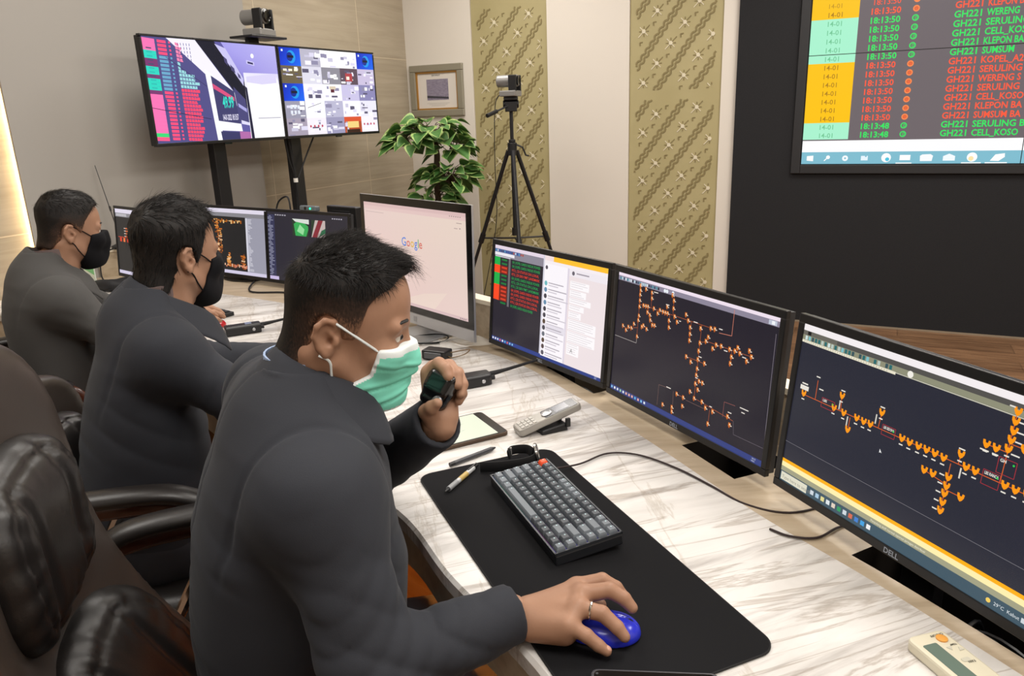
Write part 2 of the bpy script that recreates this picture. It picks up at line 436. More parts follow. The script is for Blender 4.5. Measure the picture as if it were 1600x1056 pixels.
for ci in range(3):
    for ri in range(2):
        nm = {(0, 0): 'lower left video wall screen with white taskbar and alarm rows', (0, 1): 'upper left video wall screen of alarm rows above the thin seam', (1, 0): 'lower video wall screen at the right edge past the seam', (1, 1): 'upper video wall screen at the right edge past the seam', (2, 0): 'lower rightmost video wall screen', (2, 1): 'upper rightmost video wall screen'}[(ci, ri)]
        if ci == 2: continue
        d = room_obj(thing('video_wall_display', nm, 'screen', group='video wall displays'))
        d.location = room(VA+VW*ci, .03, VZ+VH*ri)
        m = MB(); m.box((VW/2, -.008, VH/2), (VW-.001, .016, VH-.001)); m.build('housing', BLK, d)
        s = Screen(VW, VH); g = .0022
        s.rect(g, g, VW-g, VH-g, '#6d6468')
        zb = VH*ri
        def clip(z0, z1): return max(z0-zb, g), min(z1-zb, VH-g)
        def R4(x0, z0, x1, z1, c):
            a, b = clip(z0, z1)
            if b > a: s.rect(max(x0, g), a, min(x1, VW-g), b, c)
        if ri == 0:
            R4(0, 0, VW, .150, '#fdfdfe'); R4(0, 0, VW, .078, '#7fbdd0')
            if ci == 0:
                s.poly([(.035, .024), (.075, .020), (.075, .056), (.035, .053)], '#ffffff')
                s.disc((.165, .045), .012, '#ffffff'); s.line((.157, .037), (.142, .022), .006, '#ffffff')
                s.disc((.268, .038), .018, '#f6fbff'); s.disc((.268, .038), .006, '#7fbdd0'); s.rect(.362, .024, .402, .052, '#e8f6ff'); s.rect(.385, .045, .395, .056, '#7fbdd0')
                s.disc((.508, .040), .028, '#ffffff', 16); s.disc((.515, .03), .012, '#4cc4e0'); s.rect(.585, .024, .645, .056, '#ffffff'); s.rect(.565, .003, .655, .009, '#ffffff')
                s.poly([(.70, .018), (.765, .018), (.77, .05), (.755, .06), (.71, .058), (.698, .05)], '#fafcff'); s.poly([(.825, .02), (.89, .02), (.89, .047), (.857, .062), (.825, .047)], '#f4fbff')
                s.disc((.98, .040), .028, '#ffffff', 16); s.disc((.975, .032), .014, '#ffe6ab'); s.rect(.925, .003, 1.03, .009, '#ffffff')
                s.poly([(1.075, .018), (1.12, .016), (1.15, .04), (1.148, .062), (1.10, .055)], '#ffffff'); s.rect(1.05, .003, 1.165, .009, '#ffffff')
        for i, (t, rd) in enumerate(zip(rows+[], reds)):
            z0 = row_z(i)-.010; z1 = z0+rowh
            if ci == 0: R4(0, z0, .275, z1, '#ffc400' if rd else '#a9f3cf')
            zz = row_z(i)-zb
            if not (g < zz and zz+.032 < VH) or ci: continue
            cl = '#ff5a3c' if rd else '#2fe862'
            s.text(.092, zz, .030, '14-01', '#b07f10' if rd else '#74c898', .012)
            s.text(.335, zz-.001, .036, '18:13:50' if i < 13 else '18:13:48', cl, .022, .180)
            s.disc((.588, zz+.016), .0185, '#ff8a4c' if rd else cl, 14)
            s.disc((.588, zz+.016), .012, '#e06a3a' if rd else '#6d6468', 12)
            s.text(.5835, zz+.006, .02, '0' if not rd else 'v', cl)
            s.text(.790, zz-.001, .038, 'GH221', cl, .022, .142)
            s.text(.957, zz-.001, .038, t, cl, .022, min(.272, .0268*len(t)))
        if ri == 1:
            for i in range(-1, -7, -1):
                z0 = row_z(i)-.010
                if ci == 0: R4(0, z0, .275, z0+rowh, '#ffc400')
                zz = row_z(i)-zb
                if ci == 0 and zz+.05 < VH:
                    s.text(.092, zz, .028, '14-01', '#b98a12'); s.text(.345, zz, .033, '18:13:50', '#ff5a3c', .008, .178)
                    s.disc((.588, zz+.016), .0185, '#ff8a4c', 14); s.text(.822, zz, .035, 'GH221', '#ff5a3c', .012, .150)
        s.build('screen', d, (0, -.0163, 0), 1.0, .45)
# ------------------------------------------------------------------ curved control-room console
DZ = .75
F_pts = [(-2.38, 3.09), (-2.25, 3.075), (-2.02, 3.01), (-1.42, 2.62), (-.764, 1.86), (-.46, 1.56), (-.233, 1.297), (-.119, 1.081), (.027, .843), (.22, .42), (.36, -.02)]
S_pts = [(-2.12, 3.66), (-2.05, 3.66), (-1.9, 3.62), (-1.25, 3.27), (-.72, 2.90), (-.358, 2.549), (-.022, 2.221), (.155, 1.90), (.289, 1.613), (.44, 1.25), (.572, .989), (.76, .55), (.95, .05)]
U_pts = [(-2.065, 3.77), (-2.0, 3.79), (-1.85, 3.83), (-1.45, 3.82), (-.98, 3.50), (-.52, 2.98), (-.081, 2.414), (.30, 2.06), (.573, 1.553), (.78, 1.12), (.96, .72), (1.17, .15)]
def resample(pts, n):
    c = np.array(catmull(pts, 24)); d = np.r_[0, np.cumsum(np.linalg.norm(np.diff(c, axis=0), axis=1))]
    t = np.linspace(0, d[-1], n); return np.c_[np.interp(t, d, c[:, 0]), np.interp(t, d, c[:, 1])]
ND = 150
Fc, Sc, Uc = (resample(q, ND) for q in (F_pts, S_pts, U_pts))
# marble worktop
m = MB(); th = .035
secs = []
for i in range(ND):
    f, s = Fc[i], Sc[i]
    n = (s-f)/np.linalg.norm(s-f)
    secs.append([(s[0], s[1], DZ), (s[0], s[1], DZ-th), (f[0]+n[0]*.004, f[1]+n[1]*.004, DZ-th), (f[0], f[1], DZ-th+.005), (f[0], f[1], DZ-.006), (f[0]+n[0]*.006, f[1]+n[1]*.006, DZ)])
m.loft(secs)
top = m.build('desk_worktop', MARBLE); tag(top, 'white veined marble worktop of the long curved console', 'worktop')
# wood ledge with pits, upstand, fascia and modesty panel
con = thing('console_desk', 'curved light wood console carrying the marble top and the monitors', 'desk', (0, 0, 0))
S2 = np.array(Sc); Lr = resample(S_pts, 600)
# ledge: normals of the seam give v direction, measured in metres until the upstand
def seg_hit(p, n):
    best = None
    for i in range(len(Ud)-1):
        a, b = Ud[i], Ud[i+1]; e = b-a; den = n[0]*e[1]-n[1]*e[0]
        if abs(den) < 1e-9: continue
        w = a-p; t = (w[0]*e[1]-w[1]*e[0])/den; u = (w[0]*n[1]-w[1]*n[0])/den
        if t > 0 and -.01 <= u <= 1.01 and (best is None or t < best): best = t
    return best or .25
Ud = resample(U_pts, 200)
sd = np.r_[0, np.cumsum(np.linalg.norm(np.diff(Lr, axis=0), axis=1))]
def s_of(p): return sd[np.argmin(np.linalg.norm(Lr-np.array(p[:2]), axis=1))]
pits = []   # arc start, arc end, v0, v1
for (c0, c1, v0, v1) in (((-.02, 2.06), (.12, 1.85), .048, .19), ((.335, 1.54), (.43, 1.38), .052, .20), ((.51, 1.08), (.65, .80), .032, .17)):
    pits.append((s_of(c0), s_of(c1), v0, v1))
us = sorted(set(list(np.linspace(0, sd[-1], 160))+[q for p_ in pits for q in p_[:2]]))
ti = []; 
m = MB()
def seam_at(s):
    i = min(max(np.searchsorted(sd, s), 1), len(sd)-1); t = (s-sd[i-1])/(sd[i]-sd[i-1]); p = Lr[i-1]*(1-t)+Lr[i]*t
    j0, j1 = max(i-12, 0), min(i+12, len(Lr)-1); tg = Lr[j1]-Lr[j0]; tg = tg/np.linalg.norm(tg); return p, np.array([-tg[1], tg[0]])
st = []
for s in us:
    p, n = seam_at(s); st.append((p, n, seg_hit(p, n)))
for k in range(len(us)-1):
    mid = (us[k]+us[k+1])/2; pit = next((q for q in pits if q[0] < mid < q[1]), None)
    vs0 = [0]+([pit[2], pit[3]] if pit else [])
    for side in ([0, None] if pit is None else [0, pit[2], pit[3], None],):
        for a, b in zip(side[:-1], side[1:]):
            if pit and a == pit[2]: continue
            q = []
            for (p, n, t), v in ((st[k], a), (st[k+1], a), (st[k+1], b), (st[k], b)):
                vv = t if v is None else v; w = p+n*vv; q.append((w[0], w[1], DZ))
            m.quad(*q)
m.build('wood_ledge', ASH, con)
for pit in pits:
    m = MB(); ss = [pit[0]+(pit[1]-pit[0])*k/8 for k in range(9)]
    fr = [seam_at(s) for s in ss]
    A_ = [p+n*pit[2] for p, n in fr]; B_ = [p+n*pit[3] for p, n in fr]; ring = A_+B_[::-1]; n_ = len(ring)
    m.add([(q[0], q[1], DZ) for q in ring]+[(q[0], q[1], DZ-.13) for q in ring], [(i, (i+1) % n_, n_+(i+1) % n_, n_+i) for i in range(n_)], 0)
    m.add([(q[0], q[1], DZ-.03) for q in ring]+[(q[0], q[1], DZ-.13) for q in ring], [tuple(range(n_, 2*n_))], 1)
    m.build('cable_pit', [mat('pit_side_shade', '#241f1a', .6), BLKG], con)  # walls and floor coloured near black to stand in for the shade inside
    m = MB(); rp_ = random.Random(int(pit[0]*1000))
    for k in range(5):
        q0 = A_[rp_.randint(0, 8)]; q1 = B_[rp_.randint(0, 8)]; mid_ = (q0+q1)/2
        m.tube([Vector(q) for q in catmull([(q0[0]*.8+mid_[0]*.2, q0[1]*.8+mid_[1]*.2, DZ-.10), (mid_[0]+rp_.uniform(-.02, .02), mid_[1]+rp_.uniform(-.02, .02), DZ-.05-.02*k/5), (q1[0]*.8+mid_[0]*.2, q1[1]*.8+mid_[1]*.2, DZ-.11)], 6)], .0035, 6)
    m.build('pit_cables', mat('pit_cable', '#1a1b1e', .35), con, smooth=True)
m = MB(); rings = []; caps_ = []
UH = .875
for i in range(len(Ud)):
    t = Ud[min(i+1, len(Ud)-1)]-Ud[max(i-1, 0)]; t = t/np.linalg.norm(t); n = np.array([-t[1], t[0]])
    a, b = Ud[i], Ud[i]+n*.04
    rings.append([(a[0], a[1], .02), (a[0], a[1], UH), (b[0], b[1], UH), (b[0], b[1], .02)])
    a2, b2 = a-n*.004, b+n*.004
    caps_.append([(a2[0], a2[1], UH), (a2[0], a2[1], UH+.014), (b2[0], b2[1], UH+.014), (b2[0], b2[1], UH)])
m.loft(rings); m.build('upstand', ASH, con)
m = MB(); m.loft(caps_); m.build('upstand_cap', mat('cream_edge', '#e8dcc6', .45), con)
m = MB(); rings = []; r2 = []
for i in range(ND):
    f, s = Fc[i], Sc[i]; n = (s-f)/np.linalg.norm(s-f)
    a, b = f+n*.012, f+n*.032
    rings.append([(a[0], a[1], DZ-.115), (a[0], a[1], DZ-th), (b[0], b[1], DZ-th), (b[0], b[1], DZ-.115)])
    a, b = f+n*.42, f+n*.44
    r2.append([(a[0], a[1], 0.0), (a[0], a[1], DZ-th), (b[0], b[1], DZ-th), (b[0], b[1], 0.0)])
m.loft(rings); m.build('fascia', ASH, con)
m = MB(); m.loft(r2); m.build('modesty_panel', wood('warm_panel', ('#b98a4e', '#c89a5c', '#d3a96c'), (3, 3, 12), 2., .5), con)
m = MB()
for i in range(8, ND-8, 3):
    f, s = Fc[i], Sc[i]; n = (s-f)/np.linalg.norm(s-f); f2, s2 = Fc[i+2], Sc[i+2]; n2 = (s2-f2)/np.linalg.norm(s2-f2)
    a, b, c, d = f+n*.045, f+n*.060, f2+n2*.060, f2+n2*.045
    m.quad((a[0], a[1], DZ-.05), (b[0], b[1], DZ-.045), (c[0], c[1], DZ-.045), (d[0], d[1], DZ-.05))
m.build('under_desk_led', mat('under_led', '#ffb060', .5, emit=('#ffa04c', 60.)), con)

# ------------------------------------------------------------------ monitors
MW, MH = .556, .333
def monitor(BL, BR, tilt, label, group=None, logo=True, bez=(.0135, .0165, .0155), z=None, pit_drop=.10, name='monitor', thick=.028):
    """frame: x from BL to BR, local y away from the viewer, leaning back by tilt"""
    BL, BR = Vector(BL), Vector(BR); d = BR-BL; d.z = 0; d.normalize(); n = Vector((-d.y, d.x, 0)); up = Vector((0, 0, 1))
    v = up*math.cos(tilt)+n*math.sin(tilt); b = v.cross(d)*-1
    yy = n*math.cos(tilt)-up*math.sin(tilt)
    o = thing(name, label, 'monitor', group=group, M=basis(BL, d, yy, v))
    sb, tb, bb = bez
    W, H = MW, MH
    # bezel ring (front), housing behind
    m = MB()
    m.box((W/2, .006, H-tb/2), (W, .012, tb)); m.box((W/2, .006, bb/2), (W, .012, bb))
    m.box((sb/2, .006, H/2), (sb, .012, H-tb-bb)); m.box((W-sb/2, .006, H/2), (sb, .012, H-tb-bb))
    m.build('bezel', mat('monitor_bezel', '#141416', .38), o, bevel=.0015)
    m = MB(); m.loft([[(.004, .012, .004), (W-.004, .012, .004), (W-.004, .012, H-.004), (.004, .012, H-.004)], [(.004, thick, .004), (W-.004, thick, .004), (W-.004, thick, H-.004), (.004, thick, H-.004)],
                      [(.12, thick+.025, .05), (W-.12, thick+.025, .05), (W-.12, thick+.025, H-.06), (.12, thick+.025, H-.06)]]); m.build('housing', DARKG, o)
    # stand: neck and foot
    inv = o.matrix_world.inverted()
    fx = BL+d*(W/2)+n*.075
    m = MB()
    hz = DZ-.128 if pit_drop else DZ
    def L(p): return inv @ Vector(p)
    top_ = fx+up*(.14)-n*.022; top_.z = BL.z+.16
    q = [fx+d*sx*.032+n*sy*.012 for sx, sy in ((-1, -1), (1, -1), (1, 1), (-1, 1))]
    m.loft([[L((p.x, p.y, hz+.004)) for p in q], [L((p.x, p.y, top_.z)) for p in q]]); m.build('stand_neck', BLK, o, bevel=.003)
    if not pit_drop:
        m = MB(); m.loft([[L(fx+d*.12*math.cos(a)+n*(.075*math.sin(a)-.01)+up*(hz-fx.z+h)) for a in [2*PI*k/24 for k in range(24)]] for h in (.0005, .009)]); m.build('stand_foot', BLK, o)
    else:
        m = MB(); m.loft([[L(fx+d*.055*math.cos(a)+n*(.04*math.sin(a)-.005)+up*(hz-fx.z+h)) for a in [2*PI*k/24 for k in range(24)]] for h in (.0005, .012)]); m.build('stand_foot', BLK, o)
    if logo:
        s = Screen(.05, .01); s.text(0, 0, .0092, 'DELL', '#b9b9bb', .02); lg = s.build('logo', o, (W/2-.017, -.0002, bb*.22), .45)
    s = Screen(W-2*sb, H-tb-bb)
    return o, s, (sb, .003, bb)
YB = '#2c3a6e'
def taskbar(s, col, n=9, h=.0125, seed=1, dx=.0125, x0=.004):
    rnd = random.Random(seed)
    s.rect(0, 0, s.W, h, col)
    for i in range(n):
        s.rect(x0+dx*i, h*.28, x0+dx*i+h*.5, h*.75, rnd.choice(['#dfe6ee', '#7fc0e8', '#9ad0a0', '#e8b0a0', '#f0f0f0', '#58b0e0']))
    s.text(s.W-.028, h*.55, h*.28, '18:13', '#d8dce6'); s.text(s.W-.030, h*.15, h*.28, '14/01', '#d8dce6')
def sym(s, x, y, k=1., col='#ff9a1e'):
    a = .0042*k
    s.poly([(x-a, y+a*.1), (x-a*.55, y-a*.75), (x, y-a*1.2), (x+a*.55, y-a*.75), (x+a, y+a*.1), (x+a*1.1, y+a*1.1), (x+a*.45, y+a*1.15), (x+a*.3, y+a*.4), (x-a*.3, y+a*.4), (x-a*.45, y+a*1.15), (x-a*1.1, y+a*1.1)], col)
def wtick(s, x, y, w=.007, h=.002): s.rect(x-w/2, y-h/2, x+w/2, y+h/2, '#e9e4da')
def sym2(s, x, y, rnd):
    a = .0032
    s.rect(x-a, y-a, x+a, y+a*1.6, '#d8782a'); s.rect(x-a*.6, y-a*1.9, x+a*.5, y-a, '#b85a20'); s.rect(x-a*.2, y+a*.1, x+a*1.0, y+a*.9, '#ffe2c0'); s.rect(x+a*.9, y-a*.6, x+a*2.2, y+a*.1, '#d9cfc4')

# --- monitor with alarm list and chat
Z0 = .772
mon1, s, so = monitor((-.0756, 2.328, Z0), (.2338, 1.866, Z0), .095, 'black monitor split between a red and green alarm list and a white chat page', 'desk monitors of the console')
W, H = s.W, s.H
def px(u, v): return (u*W, (1-v)*H)
s.rect(0, 0, W, H, '#2b2731'); 
sp = .476
s.rect(sp*W, 0, W, H, '#f2e9ef'); s.rect(sp*W, 0, (sp+.012)*W, H, '#d6d3e0')
s.rect(0, .965*H, sp*W, H, '#e6d7e6'); s.rect(0, .885*H, sp*W, .965*H, '#8d8896'); s.rect(0, .93*H, .26*W, .965*H, '#5f6f98'); s.rect(0, .90*H, .20*W, .93*H, '#eeeaf0')
rnd = random.Random(4)
for i in range(16): s.rect((.006+.018*i)*W, .937*H, (.018+.018*i)*W, .957*H, rnd.choice(['#2f4d9a', '#4a8fc0', '#c8d2dd', '#33406b', '#b24a3a']))
s.rect(.005*W, .882*H, .16*W, .894*H, '#c9c6cf')
cols = [0, 0, 1, 1, 0, 0, 0, 1, 1, 1, 1, 0]
rh = .0405
for i, cq in enumerate(cols):
    y1 = .880-rh*i; y0 = y1-rh; c_ = '#ff4a22' if cq else '#1fae4a'
    if i < 11: s.rect(0, y0*H, .058*W, y1*H, c_)
    if cq: s.rect(.058*W, y0*H, .14*W, y1*H, '#7c2418')
    s.rect(.075*W, (y0+.012)*H, .13*W, (y0+.03)*H, '#d84028' if cq else '#1e7a3c')
    s.rect(.145*W, y0*H, .165*W, y1*H, '#6e6a6e')
    s.text(.18*W, (y0+.008)*H, .0078, rnd.choice(['RTU_CB 20KV PMT LANDMARK', 'RTU_CB STATUS ON LOKAL', 'GH_KOPEL GARDU INDUK POWER', 'RTU_COM GARDU BARAT CLOSE']), '#e0402a' if cq else '#27a552', .01, (.27 if i != 11 else .22)*W)
s.rect(0, 0, W, .012, '#2c3f86')
for i in range(9): s.rect(.004+.0135*i, .003, .011+.0135*i, .009, rnd.choice(['#dfe6ee', '#7fc0e8', '#f0f0f0', '#58b0e0', '#d86a60']))
s.text(W-.026, .0065, .0034, '18:13', '#d8dce6'); s.text(W-.028, .0018, .0034, '14/01', '#d8dce6')
# chat
s.rect((sp+.012)*W, .955*H, W, H, '#ffc233'); s.rect((sp+.012)*W, .955*H, .565*W, H, '#f2dfe0'); s.rect((sp+.012)*W, .925*H, W, .955*H, '#f6eef2')
s.rect(.49*W, .03*H, .70*W, .925*H, '#fbf6fb'); s.rect(.70*W, .03*H, W, .925*H, '#efe2e4'); s.rect(.70*W, .86*H, W, .925*H, '#f1eaf0'); s.rect(.688*W, .03*H, .702*W, .925*H, '#dfd6e2')
s.rect(.49*W, .29*H, .695*W, .36*H, '#e6e0ea')
for i in range(12):
    y = (.74-.0615*i)*H
    s.disc((.508*W, y), .0072, rnd.choice(['#58c0a8', '#5a4638', '#d9765a', '#70b8c0', '#4a4650', '#6a6f7a', '#5a5560', '#f0c030', '#6a8fae', '#dfe6e6', '#5a4a4a']), 10)
    s.rect(.53*W, y+.001, .53*W+rnd.uniform(.05, .09), y+.004, '#b3acb6'); s.rect(.53*W, y-.006, .53*W+rnd.uniform(.04, .1), y-.003, '#cfc8d2')
s.disc((.508*W, .89*H), .006, '#5b5560', 10); s.disc((.735*W, .89*H), .006, '#6b6670', 10); s.rect(.76*W, .888*H, .86*W, .9*H, '#a49ca6')
y = .82
for (h_, w_) in ((.07, .15), (.06, .13), (.05, .17), (.05, .12), (.06, .10), (.10, .22), (.10, .22), (.11, .10), (.11, .17)):
    if y-h_ < .06: break
    s.rect(.715*W, (y-h_)*H, (.715+w_)*W, y*H, '#fdf9fb')
    for q in range(int(h_/.02)): s.rect(.722*W, (y-.012-.02*q)*H, (.722+w_*rnd.uniform(.6, .9))*W, (y-.008-.02*q)*H, '#d2c8ce')
    y -= h_+.012
s.text(.745*W, .16*H, .012, 'A', '#707070')
s.build('screen', mon1, so, 1.0)

# --- middle monitor: network diagram
mon2, s, so = monitor((.238, 1.8337, Z0+.004), (.4836, 1.3348, Z0+.004), .0863, 'black monitor with an orange tree diagram, between the chat monitor and the nearest monitor', 'desk monitors of the console')
W, H = s.W, s.H
s.rect(0, 0, W, H, '#26222c'); s.rect(0, .975*H, W, H, '#f1e2f0'); s.rect(0, .938*H, W, .975*H, '#8e879a')
for i in range(22): s.rect((.012+.0135*i)*W, .945*H, (.022+.0135*i)*W, .966*H, rnd.choice(['#1f2c3c', '#4a8fa0', '#b8d2dd', '#33506b', '#dde4ea']))
for x in (.345, .36, .40): s.disc((x*W, .955*H), .0045, '#e9eef4', 8)
s.rect(.945*W, .942*H, .985*W, .972*H, '#bfc6d6'); s.rect(.96*W, .945*H, .975*W, .968*H, '#f1f4f8')
taskbar(s, '#33407e', 12)
OR = '#b05a34'
def tree(pts, w=.0010, col=OR):
    for a, b in zip(pts[:-1], pts[1:]): s.line(px(*a), px(*b), w, col)
tree([(.175, .06), (.176, .475)]); tree([(.175, .208), (.44, .207)]); tree([(.26, .09), (.26, .207)]); tree([(.41, .06), (.413, .20)]); tree([(.393, .21), (.393, .31)]); tree([(.24, .21), (.25, .26), (.29, .335)])
tree([(.064, .43), (.09, .44), (.13, .42), (.176, .40)]); tree([(.207, .375), (.243, .375)]); tree([(.44, .207), (.675, .207)]); tree([(.533, .207), (.534, .35)]); tree([(.597, .207), (.598, .75)])
tree([(.598, .335), (.64, .31), (.88, .306)]); tree([(.78, .31), (.78, .41)]); tree([(.525, .474), (.64, .474)]); tree([(.598, .752), (.83, .785)]); tree([(.696, .785), (.696, .90)]); tree([(.533, .785), (.49, .785)])
tree([(.006, .532), (.176, .527), (.177, .473)], .0010, '#b9b2ae'); tree([(.769, .033), (.77, .213), (.70, .222)], .0012, '#d0806a'); tree([(.987, .107), (1.0, .95)], .0007, '#9c94a0')
tree([(.365, .94), (.365, .775), (.44, .767)], .0007, '#8a6a62'); tree([(.465, .772), (.47, .91)], .0007, '#8a6a62'); tree([(.55, .796), (.66, .795)], .0007, '#8a6a62'); tree([(.772, .79), (.772, .681), (.832, .675)], .0008, '#a0605a'); tree([(.832, .785), (.841, .876), (1.0, .87)], .0006, '#7a727c')
rnd = random.Random(7)
for (u, v) in [(0.172, 0.061), (0.175, 0.099), (0.174, 0.134), (0.176, 0.18), (0.176, 0.229), (0.178, 0.303), (0.176, 0.34), (0.177, 0.473), (0.214, 0.076), (0.258, 0.09), (0.261, 0.133), (0.399, 0.061), (0.411, 0.099), (0.413, 0.157), (0.205, 0.209), (0.223, 0.208), (0.239, 0.206), (0.281, 0.206), (0.31, 0.233), (0.324, 0.203), (0.345, 0.207), (0.362, 0.208), (0.378, 0.207), (0.371, 0.158), (0.425, 0.213), (0.444, 0.247), (0.391, 0.258), (0.395, 0.309), (0.238, 0.251), (0.257, 0.267), (0.263, 0.305), (0.28, 0.337), (0.297, 0.334), (0.207, 0.381), (0.218, 0.366), (0.243, 0.385), (0.147, 0.381), (0.09, 0.455), (0.107, 0.422), (0.13, 0.422), (0.064, 0.429), (0.497, 0.171), (0.514, 0.209), (0.53, 0.253), (0.533, 0.301), (0.534, 0.349), (0.593, 0.234), (0.652, 0.21), (0.675, 0.206), (0.643, 0.277), (0.632, 0.311), (0.598, 0.339), (0.596, 0.399), (0.692, 0.311), (0.721, 0.307), (0.768, 0.307), (0.797, 0.306), (0.81, 0.278), (0.824, 0.31), (0.782, 0.355), (0.78, 0.402), (0.871, 0.271), (0.884, 0.306), (0.863, 0.345), (0.675, 0.345), (0.525, 0.474), (0.556, 0.499), (0.597, 0.462), (0.638, 0.472), (0.599, 0.53), (0.598, 0.579), (0.598, 0.643), (0.618, 0.614), (0.639, 0.616), (0.616, 0.679), (0.571, 0.717), (0.6, 0.753), (0.648, 0.752), (0.672, 0.784), (0.715, 0.786), (0.696, 0.889), (0.533, 0.785), (0.49, 0.781), (0.533, 0.852), (0.467, 0.9), (0.47, 0.933), (0.405, 0.914), (0.8, 0.77), (0.816, 0.822)]:
    p = px(u, v); sym2(s, p[0], p[1], rnd)
for (u, v, w_) in ((.275, .08, .03), (.365, .145, .022), (.55, .205, .025), (.70, .195, .02), (.60, .44, .02), (.42, .765, .03), (.86, .672, .045), (.87, .70, .018), (.595, .60, .015), (.46, .235, .012), (.84, .33, .02), (.74, .33, .02), (.695, .76, .015), (.80, .74, .02)):
    p = px(u, v); s.rect(p[0], p[1], p[0]+w_*W, p[1]+.0020, '#e9e1da')
s.build('screen', mon2, so, 1.0)

# --- nearest monitor
mon3, s, so = monitor((.4854, 1.2953, Z0+.012), (.6826, .7754, Z0+.012), .106, 'black nearest monitor at right showing a long orange feeder line on dark blue', 'desk monitors of the console')
W, H = s.W, s.H
s.rect(0, 0, W, H, '#2a2b37'); s.rect(0, .962*H, W, H, '#f4eef0'); s.rect(0, .905*H, W, .962*H, '#54524f'); s.rect(.0, .905*H, W, .935*H, '#8f8f78'); s.rect(0, .935*H, .15*W, .962*H, '#6a675f')
s.rect(.02*W, .938*H, .035*W, .96*H, '#1b1a1a'); s.rect(0, .890*H, .385*W, .905*H, '#e8e2cc'); s.rect(.385*W, .899*H, W, .904*H, '#c9c6b4')
for i in range(36): s.rect((.01+.0098*i)*W, .894*H, (.012+.0098*i)*W, .900*H, '#8f8a76')
for i in range(25):
    if i in (15, 19, 22): continue
    s.rect((.012+.0145*i)*W, .908*H, (.022+.0145*i)*W, .932*H, rnd.choice(['#2b6a6e', '#7fc0c8', '#cfe2e0', '#39545c', '#b8c8c0']))
s.disc((.435*W, .920*H), .0055, '#f2efe6', 10)
s.rect(0, 0, W, .065*H, '#3d5563'); th_ = .065*H
s.rect(.004*W, .0022, .13*W, th_-.002, '#dfdcc8'); s.text(.010*W, .006, .0065, 'Type here to search', '#8d8b80')
for i in range(11): s.rect(.078+.0128*i, .0062, .086+.0128*i, .0142, ['#cfd8e0', '#a8c8e0', '#e2d890', '#dfe6ea', '#e0d0c0', '#2f9a60', '#cfd8e0', '#d86a50', '#3f7fd0', '#3fa0e0', '#f0f0f0'][i])
s.disc((.795*W, .0100), .0036, '#f5d060', 8); s.text(.81*W, .0075, .0052, '29°C  Kabut', '#dfe6ea')
for i in range(4): s.rect((.895+.018*i)*W, .0065, (.884+.02*i)*W, .0135, '#cfd6dc')
s.rect(0, .065*H, W, .095*H, '#a2a083'); s.rect(0, .095*H, W, .125*H, '#ffefae'); s.rect(0, .125*H, W, .145*H, '#ffb000')
s.text(.40*W, .074*H, .0038, 'Penyulang aktif normal operasi jaringan distribusi', '#e8e4d0')
Y2 = '#ff9a14'; LN = '#d8622a'
def ln(a, b, w=.0012, c=LN): s.line(px(*a), px(*b), w, c)
def pt(u, v, k=1.25):
    p = px(u, v); sym(s, p[0], p[1], k, Y2)
ln((.035, .417), (1.0, .417)); ln((.099, .30), (.10, .417)); ln((.208, .34), (.212, .417)); ln((.254, .43), (.254, .49)); ln((.366, .335), (.363, .417)); ln((.636, .37), (.634, .417)); ln((.613, .43), (.613, .68)); ln((.54, .52), (.614, .54)); ln((.614, .565), (.66, .565))
ln((.755, .07), (.753, .417)); ln((.697, .27), (.755, .27)); ln((.755, .227), (1.0, .227))
for u, v in ((.046, .411), (.184, .416), (.208, .33), (.226, .419), (.279, .415), (.307, .417), (.333, .416), (.253, .501), (.366, .329), (.45, .415), (.477, .418), (.507, .417), (.534, .416), (.561, .416), (.589, .418), (.636, .366), (.657, .414), (.684, .414), (.54, .52), (.568, .518), (.615, .50), (.615, .546), (.614, .586), (.614, .632), (.613, .677), (.661, .567), (.767, .418), (.795, .418), (.825, .418), (.855, .418), (.885, .418),
             (.756, .076), (.756, .121), (.757, .166), (.756, .209), (.754, .253), (.697, .27), (.724, .27), (.793, .227), (.83, .227)):
    pt(u, v); p = px(u, v+.034)
    if v > .25 and not .49 < v < .7: wtick(s, p[0], p[1])
for (u, v, w_) in ((.21, .30, .009), (.366, .30, .009), (.636, .34, .010), (.099, .28, .009), (.595, .50, .008), (.595, .545, .008), (.595, .59, .008), (.595, .635, .008), (.595, .68, .008), (.775, .12, .010), (.775, .166, .010), (.775, .21, .009), (.74, .06, .008), (.695, .30, .013), (.725, .30, .009), (.12, .345, .010), (.775, .27, .012)):
    p = px(u, v); wtick(s, p[0], p[1], w_)
for (u, v) in ((.205, .385), (.35, .375), (.245, .455), (.645, .455)):
    p = px(u, v); s.rect(p[0]-.0012, p[1]-.008, p[0]+.0012, p[1]+.008, '#d9d4ca')
p = px(.046, .375); s.rect(p[0]-.010, p[1]-.004, p[0]+.010, p[1]+.004, '#e9e4da'); p = px(.046, .35); wtick(s, p[0], p[1], .014, .0025)
for (u0, v0, u1, v1, t) in ((.13, .385, .185, .44, 'LBS'), (.378, .385, .425, .44, 'LBS SEDONA'), (.705, .385, .752, .455, 'LBS RANCA'), (.737, .30, .785, .375, 'GH')):
    a, b = px(u0, v0), px(u1, v1); c_ = '#b0323a'
    for q, r_ in (((a[0], a[1]), (b[0], a[1])), ((b[0], a[1]), (b[0], b[1])), ((b[0], b[1]), (a[0], b[1])), ((a[0], b[1]), (a[0], a[1]))): s.line(q, r_, .0008, c_)
    s.text(a[0]+.002, a[1]-.006, .0045, t, '#efe9df', .02, b[0]-a[0]-.004); s.disc((b[0]-.004, a[1]-.005), .0016, '#30d050', 8)
ln((0, .742), (1, .742), .0007, '#7c7a80')
s.poly([px(.384, .52), px(.384, .542), px(.388, .537), px(.393, .54)], '#f0f0f0')
s.build('screen', mon3, so, 1.0)
